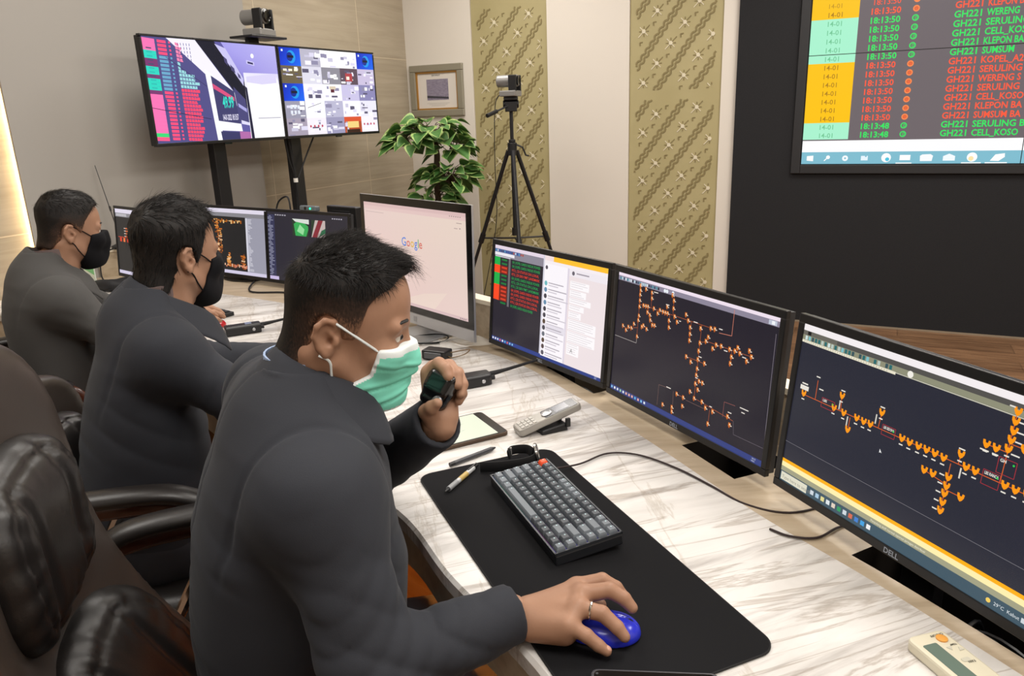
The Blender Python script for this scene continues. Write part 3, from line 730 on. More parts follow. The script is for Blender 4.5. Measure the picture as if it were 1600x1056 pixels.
# ------------------------------------------------------------------ TVs, stands, picture, plant, tripod at the back
TVW, TVH = .90, .525
TV0 = Vector((-1.715, 3.858, 1.374)); TVD = Vector((math.cos(R(62)), math.sin(R(62)), 0)); TVN = Vector((-TVD.y, TVD.x, 0))
TVM = lambda k: basis(TV0+TVD*(k*(TVW+.004)), TVD, TVN, Vector((0, 0, 1)))
def tv(k, label):
    o = thing('television', label, 'television', group='televisions on the stands', M=TVM(k))
    m = MB(); b = .011
    for c, d in (((TVW/2, .012, TVH-b/2), (TVW, .024, b)), ((TVW/2, .012, .008), (TVW, .024, .016)), ((b/2, .012, TVH/2), (b, .024, TVH-.03)), ((TVW-b/2, .012, TVH/2), (b, .024, TVH-.03))): m.box(c, d)
    m.build('bezel', BLK, o, bevel=.002)
    m = MB(); m.box((TVW/2, .034, TVH/2), (TVW-.01, .03, TVH-.01)); m.box((TVW/2, .055, TVH/2-.03), (TVW*.6, .03, TVH*.6)); m.build('housing', BLK, o, bevel=.004)
    m = MB(); m.box((TVW*(.5 if k == 0 else .52), .002, -.003), (.05, .012, .008)); m.build('sensor', BLKG, o)
    s = Screen(TVW-2*b, TVH-b-.016)
    return o, s, (b, .004, .016)
t1, s, so = tv(0, 'left television showing a video wall seen in a corridor with pink and teal rows')
W, H = s.W, s.H
def q(pts, c): s.poly([(a*W, (1-b)*H) for a, b in pts], c)
s.rect(0, 0, W, H, '#5f5aa0')
q([(0, 0), (.36, 0), (.62, .42), (.62, 1), (0, 1)], '#524f86')
q([(.55, 0), (1, 0), (1, .36), (.70, .36)], ['#a7a0ea', '#b9b4ee', '#a79fe2', '#8f86d6'])
q([(.70, .30), (1, .30), (1, 1), (.70, 1)], ['#e9e6fb', '#d9d4f4', '#fdfdff', '#fdfcff'])
q([(.72, .36), (.98, .33), (1, .42), (1, .98), (.73, 1)], '#fbfaff'); q([(.72, .34), (.98, .30), (.98, .40), (.85, .42), (.72, .40)], '#d8d2f2')
q([(.16, 0), (.36, 0), (.66, .62), (.66, .72), (.44, .38)], '#f1edfc'); q([(.36, 0), (.50, 0), (.70, .40), (.70, .68)], '#1b1c2c'); q([(.50, .02), (.58, .06), (.695, .36), (.69, .44)], '#c7c3ee')
q([(.40, .28), (.455, .33), (.475, 1.0), (.43, 1.0)], '#fbfaff'); q([(.44, .34), (.605, .50), (.625, .84), (.455, .80)], '#41406c'); q([(.455, .80), (.63, .84), (.635, .92), (.46, .90)], '#f6f4fd')
q([(.605, .45), (.69, .58), (.70, .86), (.625, .82)], '#4a4878'); q([(.625, .62), (.69, .68), (.69, .72), (.628, .66)], '#a9a6e0'); q([(.635, .80), (.70, .83), (.70, .86), (.635, .84)], '#dcd8f6')
q([(.46, .91), (.61, .93), (.61, 1), (.465, 1)], '#3a3a66'); q([(.61, .92), (.70, .93), (.70, 1), (.61, 1)], '#b06aa8'); q([(.70, .44), (.716, .46), (.73, 1), (.705, 1)], '#23233c')
q([(.445, .42), (.60, .56), (.602, .60), (.447, .47)], '#d8507e')
s.text(.505*W, (1-.665)*H, .058, '49.99', '#35dcc8', .03, .075); s.text(.49*W, .205*H, .030, '14-01-2022 18:13:57', '#ece8ff', .02, .11)
rnd = random.Random(3)
for i in range(26):
    v = .01+.037*i; sk = .0
    c0 = '#2fd6c0' if i in (3, 4, 7, 8, 10, 11, 12) else ('#ff74b4' if i < 3 or 13 < i < 24 else '#7b3a70')
    if i == 24: c0 = '#3ad878'
    if i > 24: c0 = '#ff5a8a'
    q([(.0, v), (.082, v+.010), (.082, v+.046), (.0, v+.037)], c0)
    if i > 1 and 13 > i: q([(.02, v+.012), (.055, v+.016), (.055, v+.028), (.02, v+.024)], '#4b4a70' if i not in (3, 4, 7, 8, 10, 11, 12) else '#2fb8b0')
    red = i < 4 or i > 12
    cc = '#ff4f7c' if red else '#6aa6c8'
    q([(.098, v+.012), (.155, v+.018), (.155, v+.044), (.098, v+.038)], cc); q([(.172, v+.022), (.184, v+.023), (.184, v+.042), (.172, v+.041)], cc)
    if v > .0:
        w2 = .31+.04*rnd.random()-(.08 if i < 8 else 0)
        q([(.215, v+.024), (w2, v+.036), (w2, v+.064), (.215, v+.052)], '#ff4a6c' if i > 11 else ('#9ad8de' if i > 4 else '#ff86b0'))
        for k in range(5): q([(.232+.02*k, v+.028), (.236+.02*k, v+.029), (.236+.02*k, v+.054), (.232+.02*k, v+.053)], '#524f86')
q([(.09, .58), (.105, .58), (.105, 1), (.09, 1)], '#524f86')
s.line((0, .34*H), (.40*W, .22*H), .003, '#2c2b48'); s.line((.14*W, .82*H), (.40*W, .55*H), .003, '#3c3a60'); s.line((.78*W, .215*H), (.98*W, .215*H), .003, '#6e6a88')
s.disc((.79*W, .88*H), .012, '#ffffff', 12); q([(.735, .165), (.80, .185), (.80, .225), (.735, .205)], '#c9c4f0'); q([(.745, .18), (.79, .192), (.79, .212), (.745, .20)], '#3a3860')
q([(.555, .14), (.58, .17), (.585, .24), (.56, .20)], '#4a4670'); q([(.60, .22), (.63, .26), (.635, .31), (.605, .28)], '#4a4670'); q([(.65, .30), (.67, .33), (.675, .37), (.655, .35)], '#55507c')
s.build('screen', t1, so, 1.1)
t2, s, so = tv(1, 'right television showing a grid of small security camera pictures')
W, H = s.W, s.H
s.rect(0, 0, W, H, '#f6f4ff')
cellc = {(0, 0): 'b', (0, 4): 'b', (2, 0): 'b', (0, 1): '#b9b6c8', (0, 2): '#ffffff', (0, 3): '#ffffff', (1, 0): '#6b5f48', (1, 1): '#dcdae8', (1, 2): '#8d8b96', (1, 3): '#5c4a58', (1, 4): '#c9bedc', (2, 1): '#f2f0fb', (2, 2): '#fbf9ff', (2, 3): '#c8c2e4', (2, 4): '#8a86b4', (3, 0): '#9a98ac', (3, 1): '#fdfdff', (3, 2): '#b8b6d0', (3, 3): '#f4f2fb', (3, 4): '#e8e6f4', (4, 0): '#a69cae', (4, 1): '#f0eaf4', (4, 2): '#9a97b8', (4, 3): '#b04a2a', (4, 4): '#f2eef6'}
for r in range(5):
    for c in range(5):
        x0, x1 = c*W/5, (c+1)*W/5; y1, y0 = H-r*H/5, H-(r+1)*H/5; k = cellc[(r, c)]
        if k == 'b':
            s.poly([(x0, y0), (x1, y0), (x1, y1), (x0, y1)], ['#0a3ad0', '#0e6af0', '#1450e0', '#0a2ab0'])
            s.disc(((x0+x1)/2+.01, (y0+y1)/2), .036, '#1a9ae8', 16); s.disc(((x0+x1)/2-.002, (y0+y1)/2), .026, '#0a2a90', 16); s.rect(x0+.02, y1-.022, x0+.034, y1-.01, '#e8f2ff'); s.rect((x0+x1)/2-.02, (y0+y1)/2-.006, (x0+x1)/2+.03, (y0+y1)/2+.008, '#0c1430')
            continue
        s.rect(x0, y0, x1, y1, k)
        for _ in range(9):
            a = x0+rnd.random()*(x1-x0)*.8; b = y0+rnd.random()*(y1-y0)*.8
            g = rnd.choice(['#ffffff', '#dcd8ee', '#8e8aa8', '#f4f0ff', '#5a5670', '#c9c6dc'])
            s.rect(a, b, min(a+.01+rnd.random()*.05, x1), min(b+.004+rnd.random()*.02, y1), g)
        if (r, c) == (1, 0):
            for i in range(3): s.rect(x0+.02+.045*i, y1-.03, x0+.05+.045*i, y1-.018, '#fff6dc')
        if (r, c) == (1, 3): s.rect(x0+.05, y0+.02, x0+.12, y1-.03, '#b04048'); s.rect(x0+.06, y0+.03, x0+.09, y0+.05, '#fff0e0')
        if (r, c) == (2, 2): s.rect(x0+.07, y0+.05, x0+.105, y0+.075, '#5a2030'); s.rect(x0+.06, y1-.03, x0+.12, y1-.012, '#d8c8b0')
        if (r, c) == (4, 3): s.rect(x0, y1-.03, x1, y1, '#d8502a'); s.rect(x0+.03, y0+.03, x1-.03, y0+.07, '#f0d080'); s.rect(x0+.02, y0, x1-.02, y0+.02, '#3a2018')
        if (r, c) in ((4, 1), (4, 4)):
            for i in range(4): s.disc((x0+.03+.035*i, (y0+y1)/2), .008, '#c0405a', 8)
        if (r, c) == (3, 1): s.line((x0+.02, y1-.04), (x1-.03, y1-.012), .003, '#4a4860')
        if (r, c) == (3, 0):
            for i in range(3):
                for j in range(2): s.rect(x0+.045+.03*i, y0+.025+.03*j, x0+.065+.03*i, y0+.045+.03*j, '#e0e6f2')
s.build('screen', t2, so, 1.1)
def tv_stand(k, lx, label):
    o = thing('tv_stand', label, 'stand', group='black stands of the two televisions', M=basis(TV0+TVD*(k*(TVW+.004)+lx)-Vector((0, 0, TV0.z)), TVD, TVN, Vector((0, 0, 1))))
    m = MB(); m.box((0, .115, .93), (.085, .05, 1.78)); m.build('column', BLKM, o, bevel=.004)
    m = MB(); m.box((0, .076, TV0.z+.26), (.30, .016, .30)); m.build('mount_plate', BLKM, o)
    m = MB(); m.box((0, .115, .02), (.46, .34, .04)); m.build('foot', BLKM, o, bevel=.006)
    return o
tv_stand(0, .47, 'black column stand carrying the left television'); tv_stand(1, .165, 'black column stand carrying the right television')
def ptz_camera(o, sc=1., rz=0., mats=None):
    """base box, forked arm and round lens head; local front is -Y"""
    bd = mat('camera_grey', '#8b8a88', .4, metal=.3)
    m = MB(); m.box((0, 0, .018*sc), (.13*sc, .11*sc, .036*sc)); m.build('camera_base', bd, o, bevel=.006*sc)
    for q_ in (-1, 1):
        m = MB(); m.box((q_*.045*sc, -.03*sc, .080*sc), (.014*sc, .055*sc, .10*sc)); m.build('arm', BLK, o, bevel=.006*sc)
    m = MB(); m.cyl((0, -.05*sc, .095*sc), (0, .085*sc, .095*sc), .037*sc, n=24); m.build('lens_head', bd, o, smooth=True, bevel=.004*sc)
    m = MB(); m.lathe([(.03*sc, 0), (.033*sc, .006*sc), (.026*sc, .010*sc), (.012*sc, .004*sc)], (0, -.05*sc, .095*sc), 20, Matrix.Rotation(R(90), 3, 'X')); m.build('lens', BLKG, o, smooth=True)
    return o
shp = TV0+TVD*.80+TVN*.02+Vector((0, 0, TVH-.045))
sh = thing('camera_shelf', 'small black shelf on a post above the gap between the televisions', 'shelf', M=basis(shp, TVD, TVN, Vector((0, 0, 1))))
m = MB(); m.box((0, .01, .075), (.27, .17, .012)); m.build('shelf_board', BLKM, sh, bevel=.003)
m = MB(); m.box((0, .065, -.03), (.075, .03, .20)); m.build('post', BLKM, sh)
cc = thing('conference_camera', 'grey swivelling camera on the small shelf above the televisions', 'camera', M=basis(shp+Vector((0, 0, .0815)), TVD, TVN, Vector((0, 0, 1))) @ Matrix.Rotation(R(8), 4, 'Z'))
ptz_camera(cc, 1.1)
# cables hanging under the televisions
cb = MB()
def tvp(x, y, z): return TV0+TVD*x+TVN*y+Vector((0, 0, z))
cb.tube(catmull([tvp(.96, .05, .03), tvp(.985, .06, -.12), tvp(1.0, .06, -.25), tvp(1.01, .07, -.5), tvp(1.02, .07, -.9)], 6), .007, 8)
cb.tube(catmull([tvp(.93, .05, .02), tvp(.96, .06, -.13), tvp(.998, .065, -.25), tvp(1.0, .075, -.5), tvp(1.01, .07, -.9)], 6), .006, 8)
cb.tube(catmull([tvp(1.2, .05, .02), tvp(1.12, .06, -.10), tvp(1.02, .06, -.24)], 6), .005, 8)
o = cb.build('television_cable', RUBB, smooth=True); tag(o, 'bundle of black cables hanging below the right television', 'cable')
m = MB(); m.lathe([(.014, -.012), (.014, .012)], tvp(1.0, .063, -.25), 12); o = m.build('cable_tie', WHTP); tag(o, 'small white tie around the hanging television cables', 'cable tie')

# framed picture on the white wall
pf = room_obj(thing('picture_frame', 'silver and gold framed certificate hanging on the white wall above the plant', 'picture')); pf.location = room(.036, 0, 1.472)
PW, PH, pb = .487, .395, .052
m = MB()
for c, d in (((PW/2, -.014, PH-pb/2), (PW, .028, pb)), ((PW/2, -.014, pb/2), (PW, .028, pb)), ((pb/2, -.014, PH/2), (pb, .028, PH-2*pb)), ((PW-pb/2, -.014, PH/2), (pb, .028, PH-2*pb))): m.box(c, d)
m.build('frame', mat('frame_silver', '#9b9686', .4, metal=.4), pf, bevel=.006)
m = MB(); g = .012
for c, d in (((PW/2, -.008, PH-pb-g/2), (PW-2*pb, .014, g)), ((PW/2, -.008, pb+g/2), (PW-2*pb, .014, g)), ((pb+g/2, -.008, PH/2), (g, .014, PH-2*pb)), ((PW-pb-g/2, -.008, PH/2), (g, .014, PH-2*pb))): m.box(c, d)
m.build('gold_lip', mat('frame_gold', '#b98a48', .35, metal=.5), pf)
m = MB(); m.box((PW/2, -.003, PH/2), (PW-2*pb, .004, PH-2*pb), mi=0)
def pq(x0, y0, x1, y1, mi): m.quad((x0, -.0055, y0), (x1, -.0055, y0), (x1, -.0055, y1), (x0, -.0055, y1), mi)
pq(.145, .125, .345, .285, 1)
for (x0, y0, x1, y1) in ((.145, .132, .345, .150),): m.quad((x0, -.0058, y0+.012), (x1, -.0058, y0), (x1, -.0058, y1-.004), (x0, -.0058, y1+.012), 2)
for i in range(12): m.quad((.15+.0165*i, -.006, .138), (.153+.0165*i, -.006, .138), (.153+.0165*i, -.006, .152), (.15+.0165*i, -.006, .152), 2)
v, f, w_, _ = text_geo('SERTIFIKAT', .01); sc = .08/w_
m.add([(.195+p[0]*sc, -.0058, .308+p[1]*sc) for p in v], f, 2)
for i in range(3): pq(.14+.02*i, .10-.01*i, .35-.02*i, .102-.01*i, 3)
m.build('print', [mat('paper', '#d9d2ca', .7), mat('photo_violet', '#7c7488', .6, noise=(40, '#928a9c', (1, 1, 3))), mat('ink', '#3c3a44', .7), mat('ink_grey', '#a8a29c', .7)], pf)

# potted plant
rnd = random.Random(12)
pc = Vector((-.50, 5.62, .04))
pl = thing('potted_plant', 'bushy variegated green potted plant in the corner behind the desktop computer', 'plant', pc)
m = MB(); m.lathe([(.11, -.04), (.15, .30), (.165, .31), (.165, .34), (.145, .34), (.14, .30), (.02, .30)], n=28); m.build('pot', mat('pot_white', '#cfc9bf', .4), pl, smooth=True)
m = MB(); m.tube(catmull([(0, 0, .29), (.012, .0, .6), (-.01, 0, .95), (.006, 0, 1.2), (-.03, 0, 1.36)], 6), [.022]*18+[.016]*7, 8)
br = []
def leaf(mb, base, direc, L, Wd, droop, roll):
    d = Vector(direc).normalized(); side = d.cross(Vector((0, 0, 1)))
    if side.length < .1: side = Vector((1, 0, 0))
    side.normalize(); nn = side.cross(d)
    side, nn = (side*math.cos(roll)+nn*math.sin(roll)), (nn*math.cos(roll)-side*math.sin(roll))
    prof = [(0, .02), (.08, .34), (.2, .47), (.35, .5), (.5, .46), (.65, .36), (.8, .22), (.92, .09), (1, .0)]
    rows_ = []
    for t, w in prof:
        jag = 1+.09*math.sin(t*40+roll*9)
        c = base+d*(L*t)+Vector((0, 0, -droop*L*t*t)); e = side*(w*Wd*jag)
        fold = nn*(w*Wd*.22)
        rows_.append([c-e+fold, c-e*.72+fold*.72, c-nn*.0, c+e*.72+fold*.72, c+e+fold])
    o = len(mb.v); mb.v += [tuple(p) for r in rows_ for p in r]
    for i in range(len(rows_)-1):
        for j in range(4):
            mb.f.append((o+i*5+j, o+i*5+j+1, o+i*5+j+6, o+i*5+j+5)); mb.mi.append(1 if j in (0, 3) else 0)
lf = MB()
clusters = [(Vector((-.03, 0, 1.34)), .30, 60, .13), (Vector((.12, -.02, 1.22)), .22, 30, .1), (Vector((-.16, -.02, 1.27)), .24, 36, .1), (Vector((.09, -.03, 1.02)), .27, 60, .13), (Vector((-.04, 0, .86)), .28, 46, .14), (Vector((.05, 0, .68)), .2, 20, .1)]
for c, rr, n, hz in clusters:
    for i in range(n):
        az = rnd.uniform(0, 2*PI); el = rnd.uniform(-.55, .8)
        d = Vector((math.cos(az)*math.cos(el), math.sin(az)*math.cos(el), math.sin(el)))
        r0 = rr*rnd.uniform(.25, .72); bp = c+Vector((d.x*r0, d.y*r0, d.z*hz*rnd.uniform(.4, 1)))
        if rnd.random() < .6: m.tube([c-Vector((0, 0, .06)), c+(bp-c)*.6+Vector((0, 0, .01)), bp], [.004, .003, .002], 5)
        L = rnd.uniform(.075, .135)
        leaf(lf, bp, (d.x, d.y, d.z*.5-.1), L, L*rnd.uniform(.85, 1.1), rnd.uniform(.1, .6), rnd.uniform(-.7, .7))
m.build('trunk', mat('plant_bark', '#4a3a2c', .8), pl, smooth=True)
lf.build('foliage', [mat('leaf_green', '#4f7a3a', .5, noise=(30, '#3d6a30', (1, 1, 1))), mat('leaf_edge', '#b4c47c', .5, noise=(60, '#7fa458', (1, 1, 1)))], pl, smooth=True)

# tripod with camera
tp = Vector((.045, 5.0, 0))
tr = thing('tripod', 'tall black tripod standing in front of the left gold-green panel', 'tripod', tp)
hubz = 1.265
m = MB(); m.cyl((0, 0, hubz-.05), (0, 0, hubz+.03), .03, n=16); m.cyl((0, 0, hubz+.03), (0, 0, hubz+.05), .022, n=16); m.build('hub', BLK, tr, bevel=.004)
m = MB(); m.cyl((0, 0, .72), (0, 0, 1.49), .0115, n=12); m.build('centre_column', BLKM, tr)
for az, sp_ in ((154, .50), (24, .46), (-84, .42)):
    a = R(az); d = Vector((math.cos(a), math.sin(a), 0)); u = Vector((-d.y, d.x, 0))
    top_ = Vector((0, 0, hubz-.02))+d*.03; ft = d*sp_+Vector((0, 0, .012))
    m = MB()
    def lp(t): return top_.lerp(ft, t)
    m.tube([lp(0), lp(.48)], .0135, 10); m.tube([lp(.45), lp(.75)], .011, 10); m.tube([lp(.72), lp(1)], .008, 10)
    lg = m.build('leg', BLKM, tr)
    m = MB(); m.tube([lp(.44), lp(.49)], .019, 10); m.build('clamp', BLK, lg); m = MB(); m.tube([lp(.72), lp(.76)], .016, 10); m.build('clamp', BLK, lg)
    m = MB(); m.tube([lp(.975), lp(1.0)], .014, 10); m.build('rubber_foot', RUBB, lg)
    m = MB(); k = lp(.465); m.tube([Vector((0, 0, k.z+.01)), k], .006, 8); m.build('brace', BLKM, tr)
m = MB(); m.cyl((0, 0, .70), (0, 0, .75), .02, n=12); m.build('brace_collar', BLK, tr)
m = MB(); m.tube([(.02, 0, hubz+.02), (.065, -.02, hubz), (.085, -.02, hubz-.05), (.105, -.02, hubz-.055)], .006, 8); m.build('crank', BLK, tr)
m = MB(); m.box((0, 0, 1.515), (.075, .07, .06)); m.cyl((-.05, 0, 1.53), (.05, 0, 1.53), .024, n=16); m.box((0, 0, 1.565), (.09, .07, .022)); m.build('pan_head', BLK, tr, bevel=.004)
m = MB(); m.tube([(-.02, -.03, 1.52), (-.09, -.10, 1.49)], .006, 8); m.tube([(-.09, -.10, 1.49), (-.15, -.16, 1.465)], .013, 10); m.build('pan_handle', BLK, tr)
tc_ = thing('tripod_camera', 'grey round camera mounted on top of the black tripod', 'camera', M=Matrix.Translation(tp+Vector((0, 0, 1.5765))) @ Matrix.Rotation(R(70), 4, 'Z'))
ptz_camera(tc_, .98)
m = MB(); m.tube(catmull([tp+Vector((-.06, .0, 1.60)), tp+Vector((-.10, -.02, 1.52)), tp+Vector((-.115, .0, 1.2)), tp+Vector((-.12, .02, .8)), tp+Vector((-.2, .05, .4)), tp+Vector((-.3, .1, .01))], 6), .003, 6)
o = m.build('camera_cable', RUBB); tag(o, 'thin dark cable hanging from the camera on the tripod', 'cable')

# ------------------------------------------------------------------ left desk group
def mon_lr(px0, label, BL, BR, tilt, seed, kind):
    o, s, so = monitor(BL, BR, tilt, label, 'monitors in front of the far operators', logo=False, pit_drop=0, bez=(.011, .013, .016))
    W, H = s.W, s.H; rnd = random.Random(seed)
    s.rect(0, 0, W, H, '#2b2929')
    if kind < 2:
        s.rect(0, .94*H, W, H, '#e6dff0'); s.rect(0, .88*H, W, .94*H, '#8c8a90'); s.rect(0, 0, W, .05*H, '#d9d2ea')
        for i in range(10): s.rect((.02+.02*i)*W, .89*H, (.035+.02*i)*W, .93*H, '#c9c6cc')
        tr_ = [(.05, .52, .3, .52), (.3, .3, .3, .78), (.45, .3, .45, .8), (.3, .3, .7, .28), (.35, .45, .48, .6)] if kind else [(.1, .46, .9, .46), (.25, .3, .25, .46)]
        if kind:
            s.rect(.72*W, .05*H, W, .88*H, '#a09fae'); s.rect(.72*W, .06*H, .745*W, .87*H, '#dad8e4')
            for i in range(40): s.rect(.75*W, (.07+.02*i)*H, (.75+.06*rnd.random())*W, (.078+.02*i)*H, '#e2e0ea')
            for (x, y0, y1, n) in ((.30, .32, .84, 26), (.34, .3, .7, 14), (.45, .10, .32, 14), (.65, .08, .32, 16)):
                for i in range(n): s.rect((x+rnd.uniform(-.02, .03))*W, (y0+(y1-y0)*i/n)*H, (x+rnd.uniform(.03, .05))*W, (y0+(y1-y0)*i/n+.02)*H, rnd.choice(['#c8702a', '#e09a50', '#8a4a20', '#f0c090']))
            for i in range(26): s.rect((.10+.022*i)*W, (.80+rnd.uniform(-.03, .02))*H, (.118+.022*i)*W, (.815+rnd.uniform(-.01, .03))*H, rnd.choice(['#d8862a', '#b0601e', '#f0c080']))
            for i in range(18): s.rect((.36+.02*i)*W, (.10+rnd.uniform(-.01, .03))*H, (.375+.02*i)*W, (.125+rnd.uniform(-.01, .03))*H, rnd.choice(['#c8622a', '#e08a70', '#f0c0a0']))
        else:
            for i in range(14): s.rect((.06+.065*i)*W, .50*H, (.095+.065*i)*W, .56*H, rnd.choice(['#e0402a', '#ffb060', '#f07a40']))
            s.line((.03*W, .57*H), (.95*W, .57*H), .003, '#d8402a')
            for i in range(4): s.rect(.18*W, (.58+.04*i)*H, .22*W, (.60+.04*i)*H, '#e8703a'); s.rect(.15*W, (.585+.04*i)*H, .18*W, (.595+.04*i)*H, '#e9e0d8')
            s.rect(.40*W, .6*H, .43*W, .62*H, '#f0e8e0')
    else:
        s.rect(0, 0, W, H, '#322f38'); s.rect(0, .02*H, .11*W, .96*H, '#3c3c58'); s.rect(0, 0, .14*W, .05*H, '#cfc0e8')
        for i in range(44): s.rect((.02+.02*(i % 3 == 1))*W, (.07+.02*i)*H, (.05+.045*rnd.random())*W, (.082+.02*i)*H, '#8d8ea6')
        for i in range(5): s.rect((.12+.03*i)*W, .95*H, (.14+.03*i)*W, .965*H, '#b8b4c0'); s.rect((.82+.025*i)*W, .95*H, (.835+.025*i)*W, .965*H, '#b8b4c0')
        x0, x1, y0, y1 = .34*W, .74*W, .68*H, .92*H
        s.rect(x0, y0, x1, y1, '#30402f'); s.poly([(x0+.02, y0), (x0+.09, y0), (x0+.11, y0+.04), (x0+.05, y1), (x0+.01, y0+.05)], '#3fae5a'); s.poly([(x0+.03, y0+.02), (x0+.07, y0+.005), (x0+.08, y0+.03), (x0+.05, y0+.05)], '#9ae0a0')
        s.rect(x0+.105, y0, x0+.125, y1, '#2b2632'); s.poly([(x0+.125, y0), (x1, y0), (x1, y1), (x0+.15, y1)], '#c9b8b4'); s.poly([(x0+.13, y0), (x0+.16, y0), (x0+.20, y1), (x0+.17, y1)], '#8a2f3a'); s.poly([(x0+.17, y0), (x1, y0+.02), (x1, y0+.04), (x0+.19, y0+.03)], '#2f6a4a'); s.poly([(x0+.02, y1-.012), (x0+.11, y1-.02), (x0+.11, y1), (x0, y1)], '#dfe4dc')
    s.build('screen', o, so, .95)
    return o
mon_lr(0, 'leftmost far monitor with a small red and orange diagram beside the antenna', (-1.885, 3.60, .79), (-1.46, 3.24, .79), .095, 1, 0)
mon_lr(0, 'far monitor with orange diagram and grey side list, left of the dark list monitor', (-1.557, 3.722, .772), (-1.124, 3.424, .772), .095, 2, 1)
a3 = mon_lr(0, 'dark far monitor showing a list and a small green picture, behind the front man', (-1.118, 3.42, .772), (-.668, 3.094, .772), .095, 3, 2)

# all-in-one desktop computer
BL = Vector((-.522, 2.732, .793)); BR = Vector((-.134, 2.277, .793)); d = (BR-BL).normalized(); n = Vector((-d.y, d.x, 0)); v = (Vector((0, 0, 1))*math.cos(.03)+n*math.sin(.03)); yy = n*math.cos(.03)-Vector((0, 0, 1))*math.sin(.03)
SW, SH = .597, .336; BW, BH = .651, .425
im = thing('desktop_computer', 'silver all-in-one desktop computer with a pale pink search page', 'computer', M=basis(BL-d*.027, d, yy, v))
ALU = mat('aluminium', '#b6b7ba', .35, metal=.75)
m = MB(); m.loft([[(.001, .001, 0), (BW-.001, .001, 0), (BW-.001, .001, BH), (.001, .001, BH)], [(0, .008, 0), (BW, .008, 0), (BW, .008, BH), (0, .008, BH)], [(.10, .04, .05), (BW-.10, .04, .05), (BW-.10, .04, BH-.06), (.10, .04, BH-.06)]]); m.build('housing', ALU, im)
m = MB(); m.box((BW/2, .0002, (BH+.038)/2), (BW-.002, .002, BH-.04)); m.build('glass', BLKG, im, bevel=.0008)
m = MB(); m.box((BW/2, 0, .019), (BW-.002, .0022, .037)); m.build('chin', ALU, im)
m = MB(); m.lathe([(.013, 0), (.013, .0006)], (BW/2, -.0012, .019), 4, Matrix.Rotation(R(90), 3, 'X') @ Matrix.Rotation(R(45), 3, 'Z')); m.build('chin_mark', mat('mark_grey', '#9a9b9e', .4, metal=.5), im)
inv = im.matrix_world.inverted(); fc = BL+d*(SW/2)+n*.05
m = MB(); ring = lambda c, w, t: [inv @ (c+d*(w/2)*sx+n*t*sy) for sx, sy in ((-1, -1), (1, -1), (1, 1), (-1, 1))]
m.loft([ring(fc+n*.02+Vector((0, 0, .15)), .19, .003), ring(fc+n*.055+Vector((0, 0, .06)), .19, .003), ring(fc+n*.05+Vector((0, 0, -.005)), .19, .004), ring(fc+n*.02+Vector((0, 0, -.036)), .19, .006)])
z = DZ+.001-fc.z
m.loft([[inv @ (fc+d*sx*.095+n*sy+Vector((0, 0, z+h))) for sx, sy in ((-1, -.10), (1, -.10), (1, .075), (-1, .075))] for h in (0, .006)]); m.build('stand', ALU, im, bevel=.002)
s = Screen(SW, SH); W, H = SW, SH
s.poly([(0, 0), (W, 0), (W, H), (0, H)], ['#e9c9c4', '#e8cfc8', '#e9d6c8', '#e8cfca'])
s.rect(0, .965*H, W, H, '#dcbcba'); s.rect(0, .93*H, W, .965*H, '#e4c6c2'); s.rect(0, 0, W, .03*H, '#d9bcbc'); s.rect(.02*W, .90*H, .22*W, .905*H, '#c9b0ac')
s.poly([(.35*W, .03*H), (.70*W, .03*H), (.82*W, .22*H), (.60*W, .16*H)], '#ecd6ca'); 
x = .395*W
for ch, c_ in zip('Google', ['#5a86d8', '#d86a5c', '#e0b44c', '#5a86d8', '#6aae78', '#d86a5c']): x += s.text(x, .605*H, .030, ch, c_, .008)*1.08
s.rect(.36*W, .485*H, .62*W, .488*H, '#c4aaa6'); s.rect(.36*W, .50*H, .46*W, .506*H, '#b09a98')
for i, c_ in enumerate(['#8a6a66', '#5a4a48', '#c86a5c', '#d8c0ba']): s.disc(((.395+.058*i)*W, .40*H), .0065, c_, 10); s.rect((.385+.058*i)*W, .355*H, (.405+.058*i)*W, .36*H, '#c4aaa6')
s.rect(.37*W, .30*H, .62*W, .304*H, '#c8aeaa')
for i in range(6): s.rect((.86+.018*i)*W, .955*H, (.868+.018*i)*W, .963*H, '#8a7a78')
s.rect(.92*W, .90*H, .965*W, .905*H, '#9a8886'); s.rect(.90*W, .85*H, .93*W, .855*H, '#9a8886'); s.rect(.945*W, .85*H, .955*W, .86*H, '#9a8886')
for i in range(4): s.rect((.93+.015*i)*W, .008*H, (.937+.015*i)*W, .02*H, '#7a6a6c')
s.build('screen', im, (.027, -.0012, .0625), .98, .2)

# webcam on top of the dark far monitor, router behind
A3M = a3.matrix_world
w = thing('webcam', 'small grey webcam with a green light on top of the dark list monitor', 'camera', M=A3M @ Matrix.Translation((.30, .012, MH)))
m = MB(); m.box((0, 0, .011), (.10, .03, .022)); m.build('webcam_body', mat('webcam_grey', '#5c6468', .4), w, bevel=.005)
m = MB(); m.lathe([(.004, 0), (.004, .002)], (.022, -.016, .011), 10, Matrix.Rotation(R(90), 3, 'X')); m.build('indicator_light', mat('green_led', '#20ff90', .4, emit=('#20ffa0', 4)), w)
m = MB(); m.lathe([(.007, 0), (.006, .002)], (-.01, -.016, .011), 12, Matrix.Rotation(R(90), 3, 'X')); m.build('lens', BLKG, w)
q0 = A3M @ Vector((.40, .10, .30)); q0 = Vector((-.72, 3.36, .889))
r_ = thing('router', 'black box standing on the console upstand behind the dark list monitor', 'box', q0, R(-40))
m = MB(); m.box((0, 0, .11), (.20, .035, .22)); m.build('case', BLK, r_, bevel=.004); m = MB(); m.box((0, -.018, .20), (.12, .002, .004)); m.build('vent', DARKG, r_)
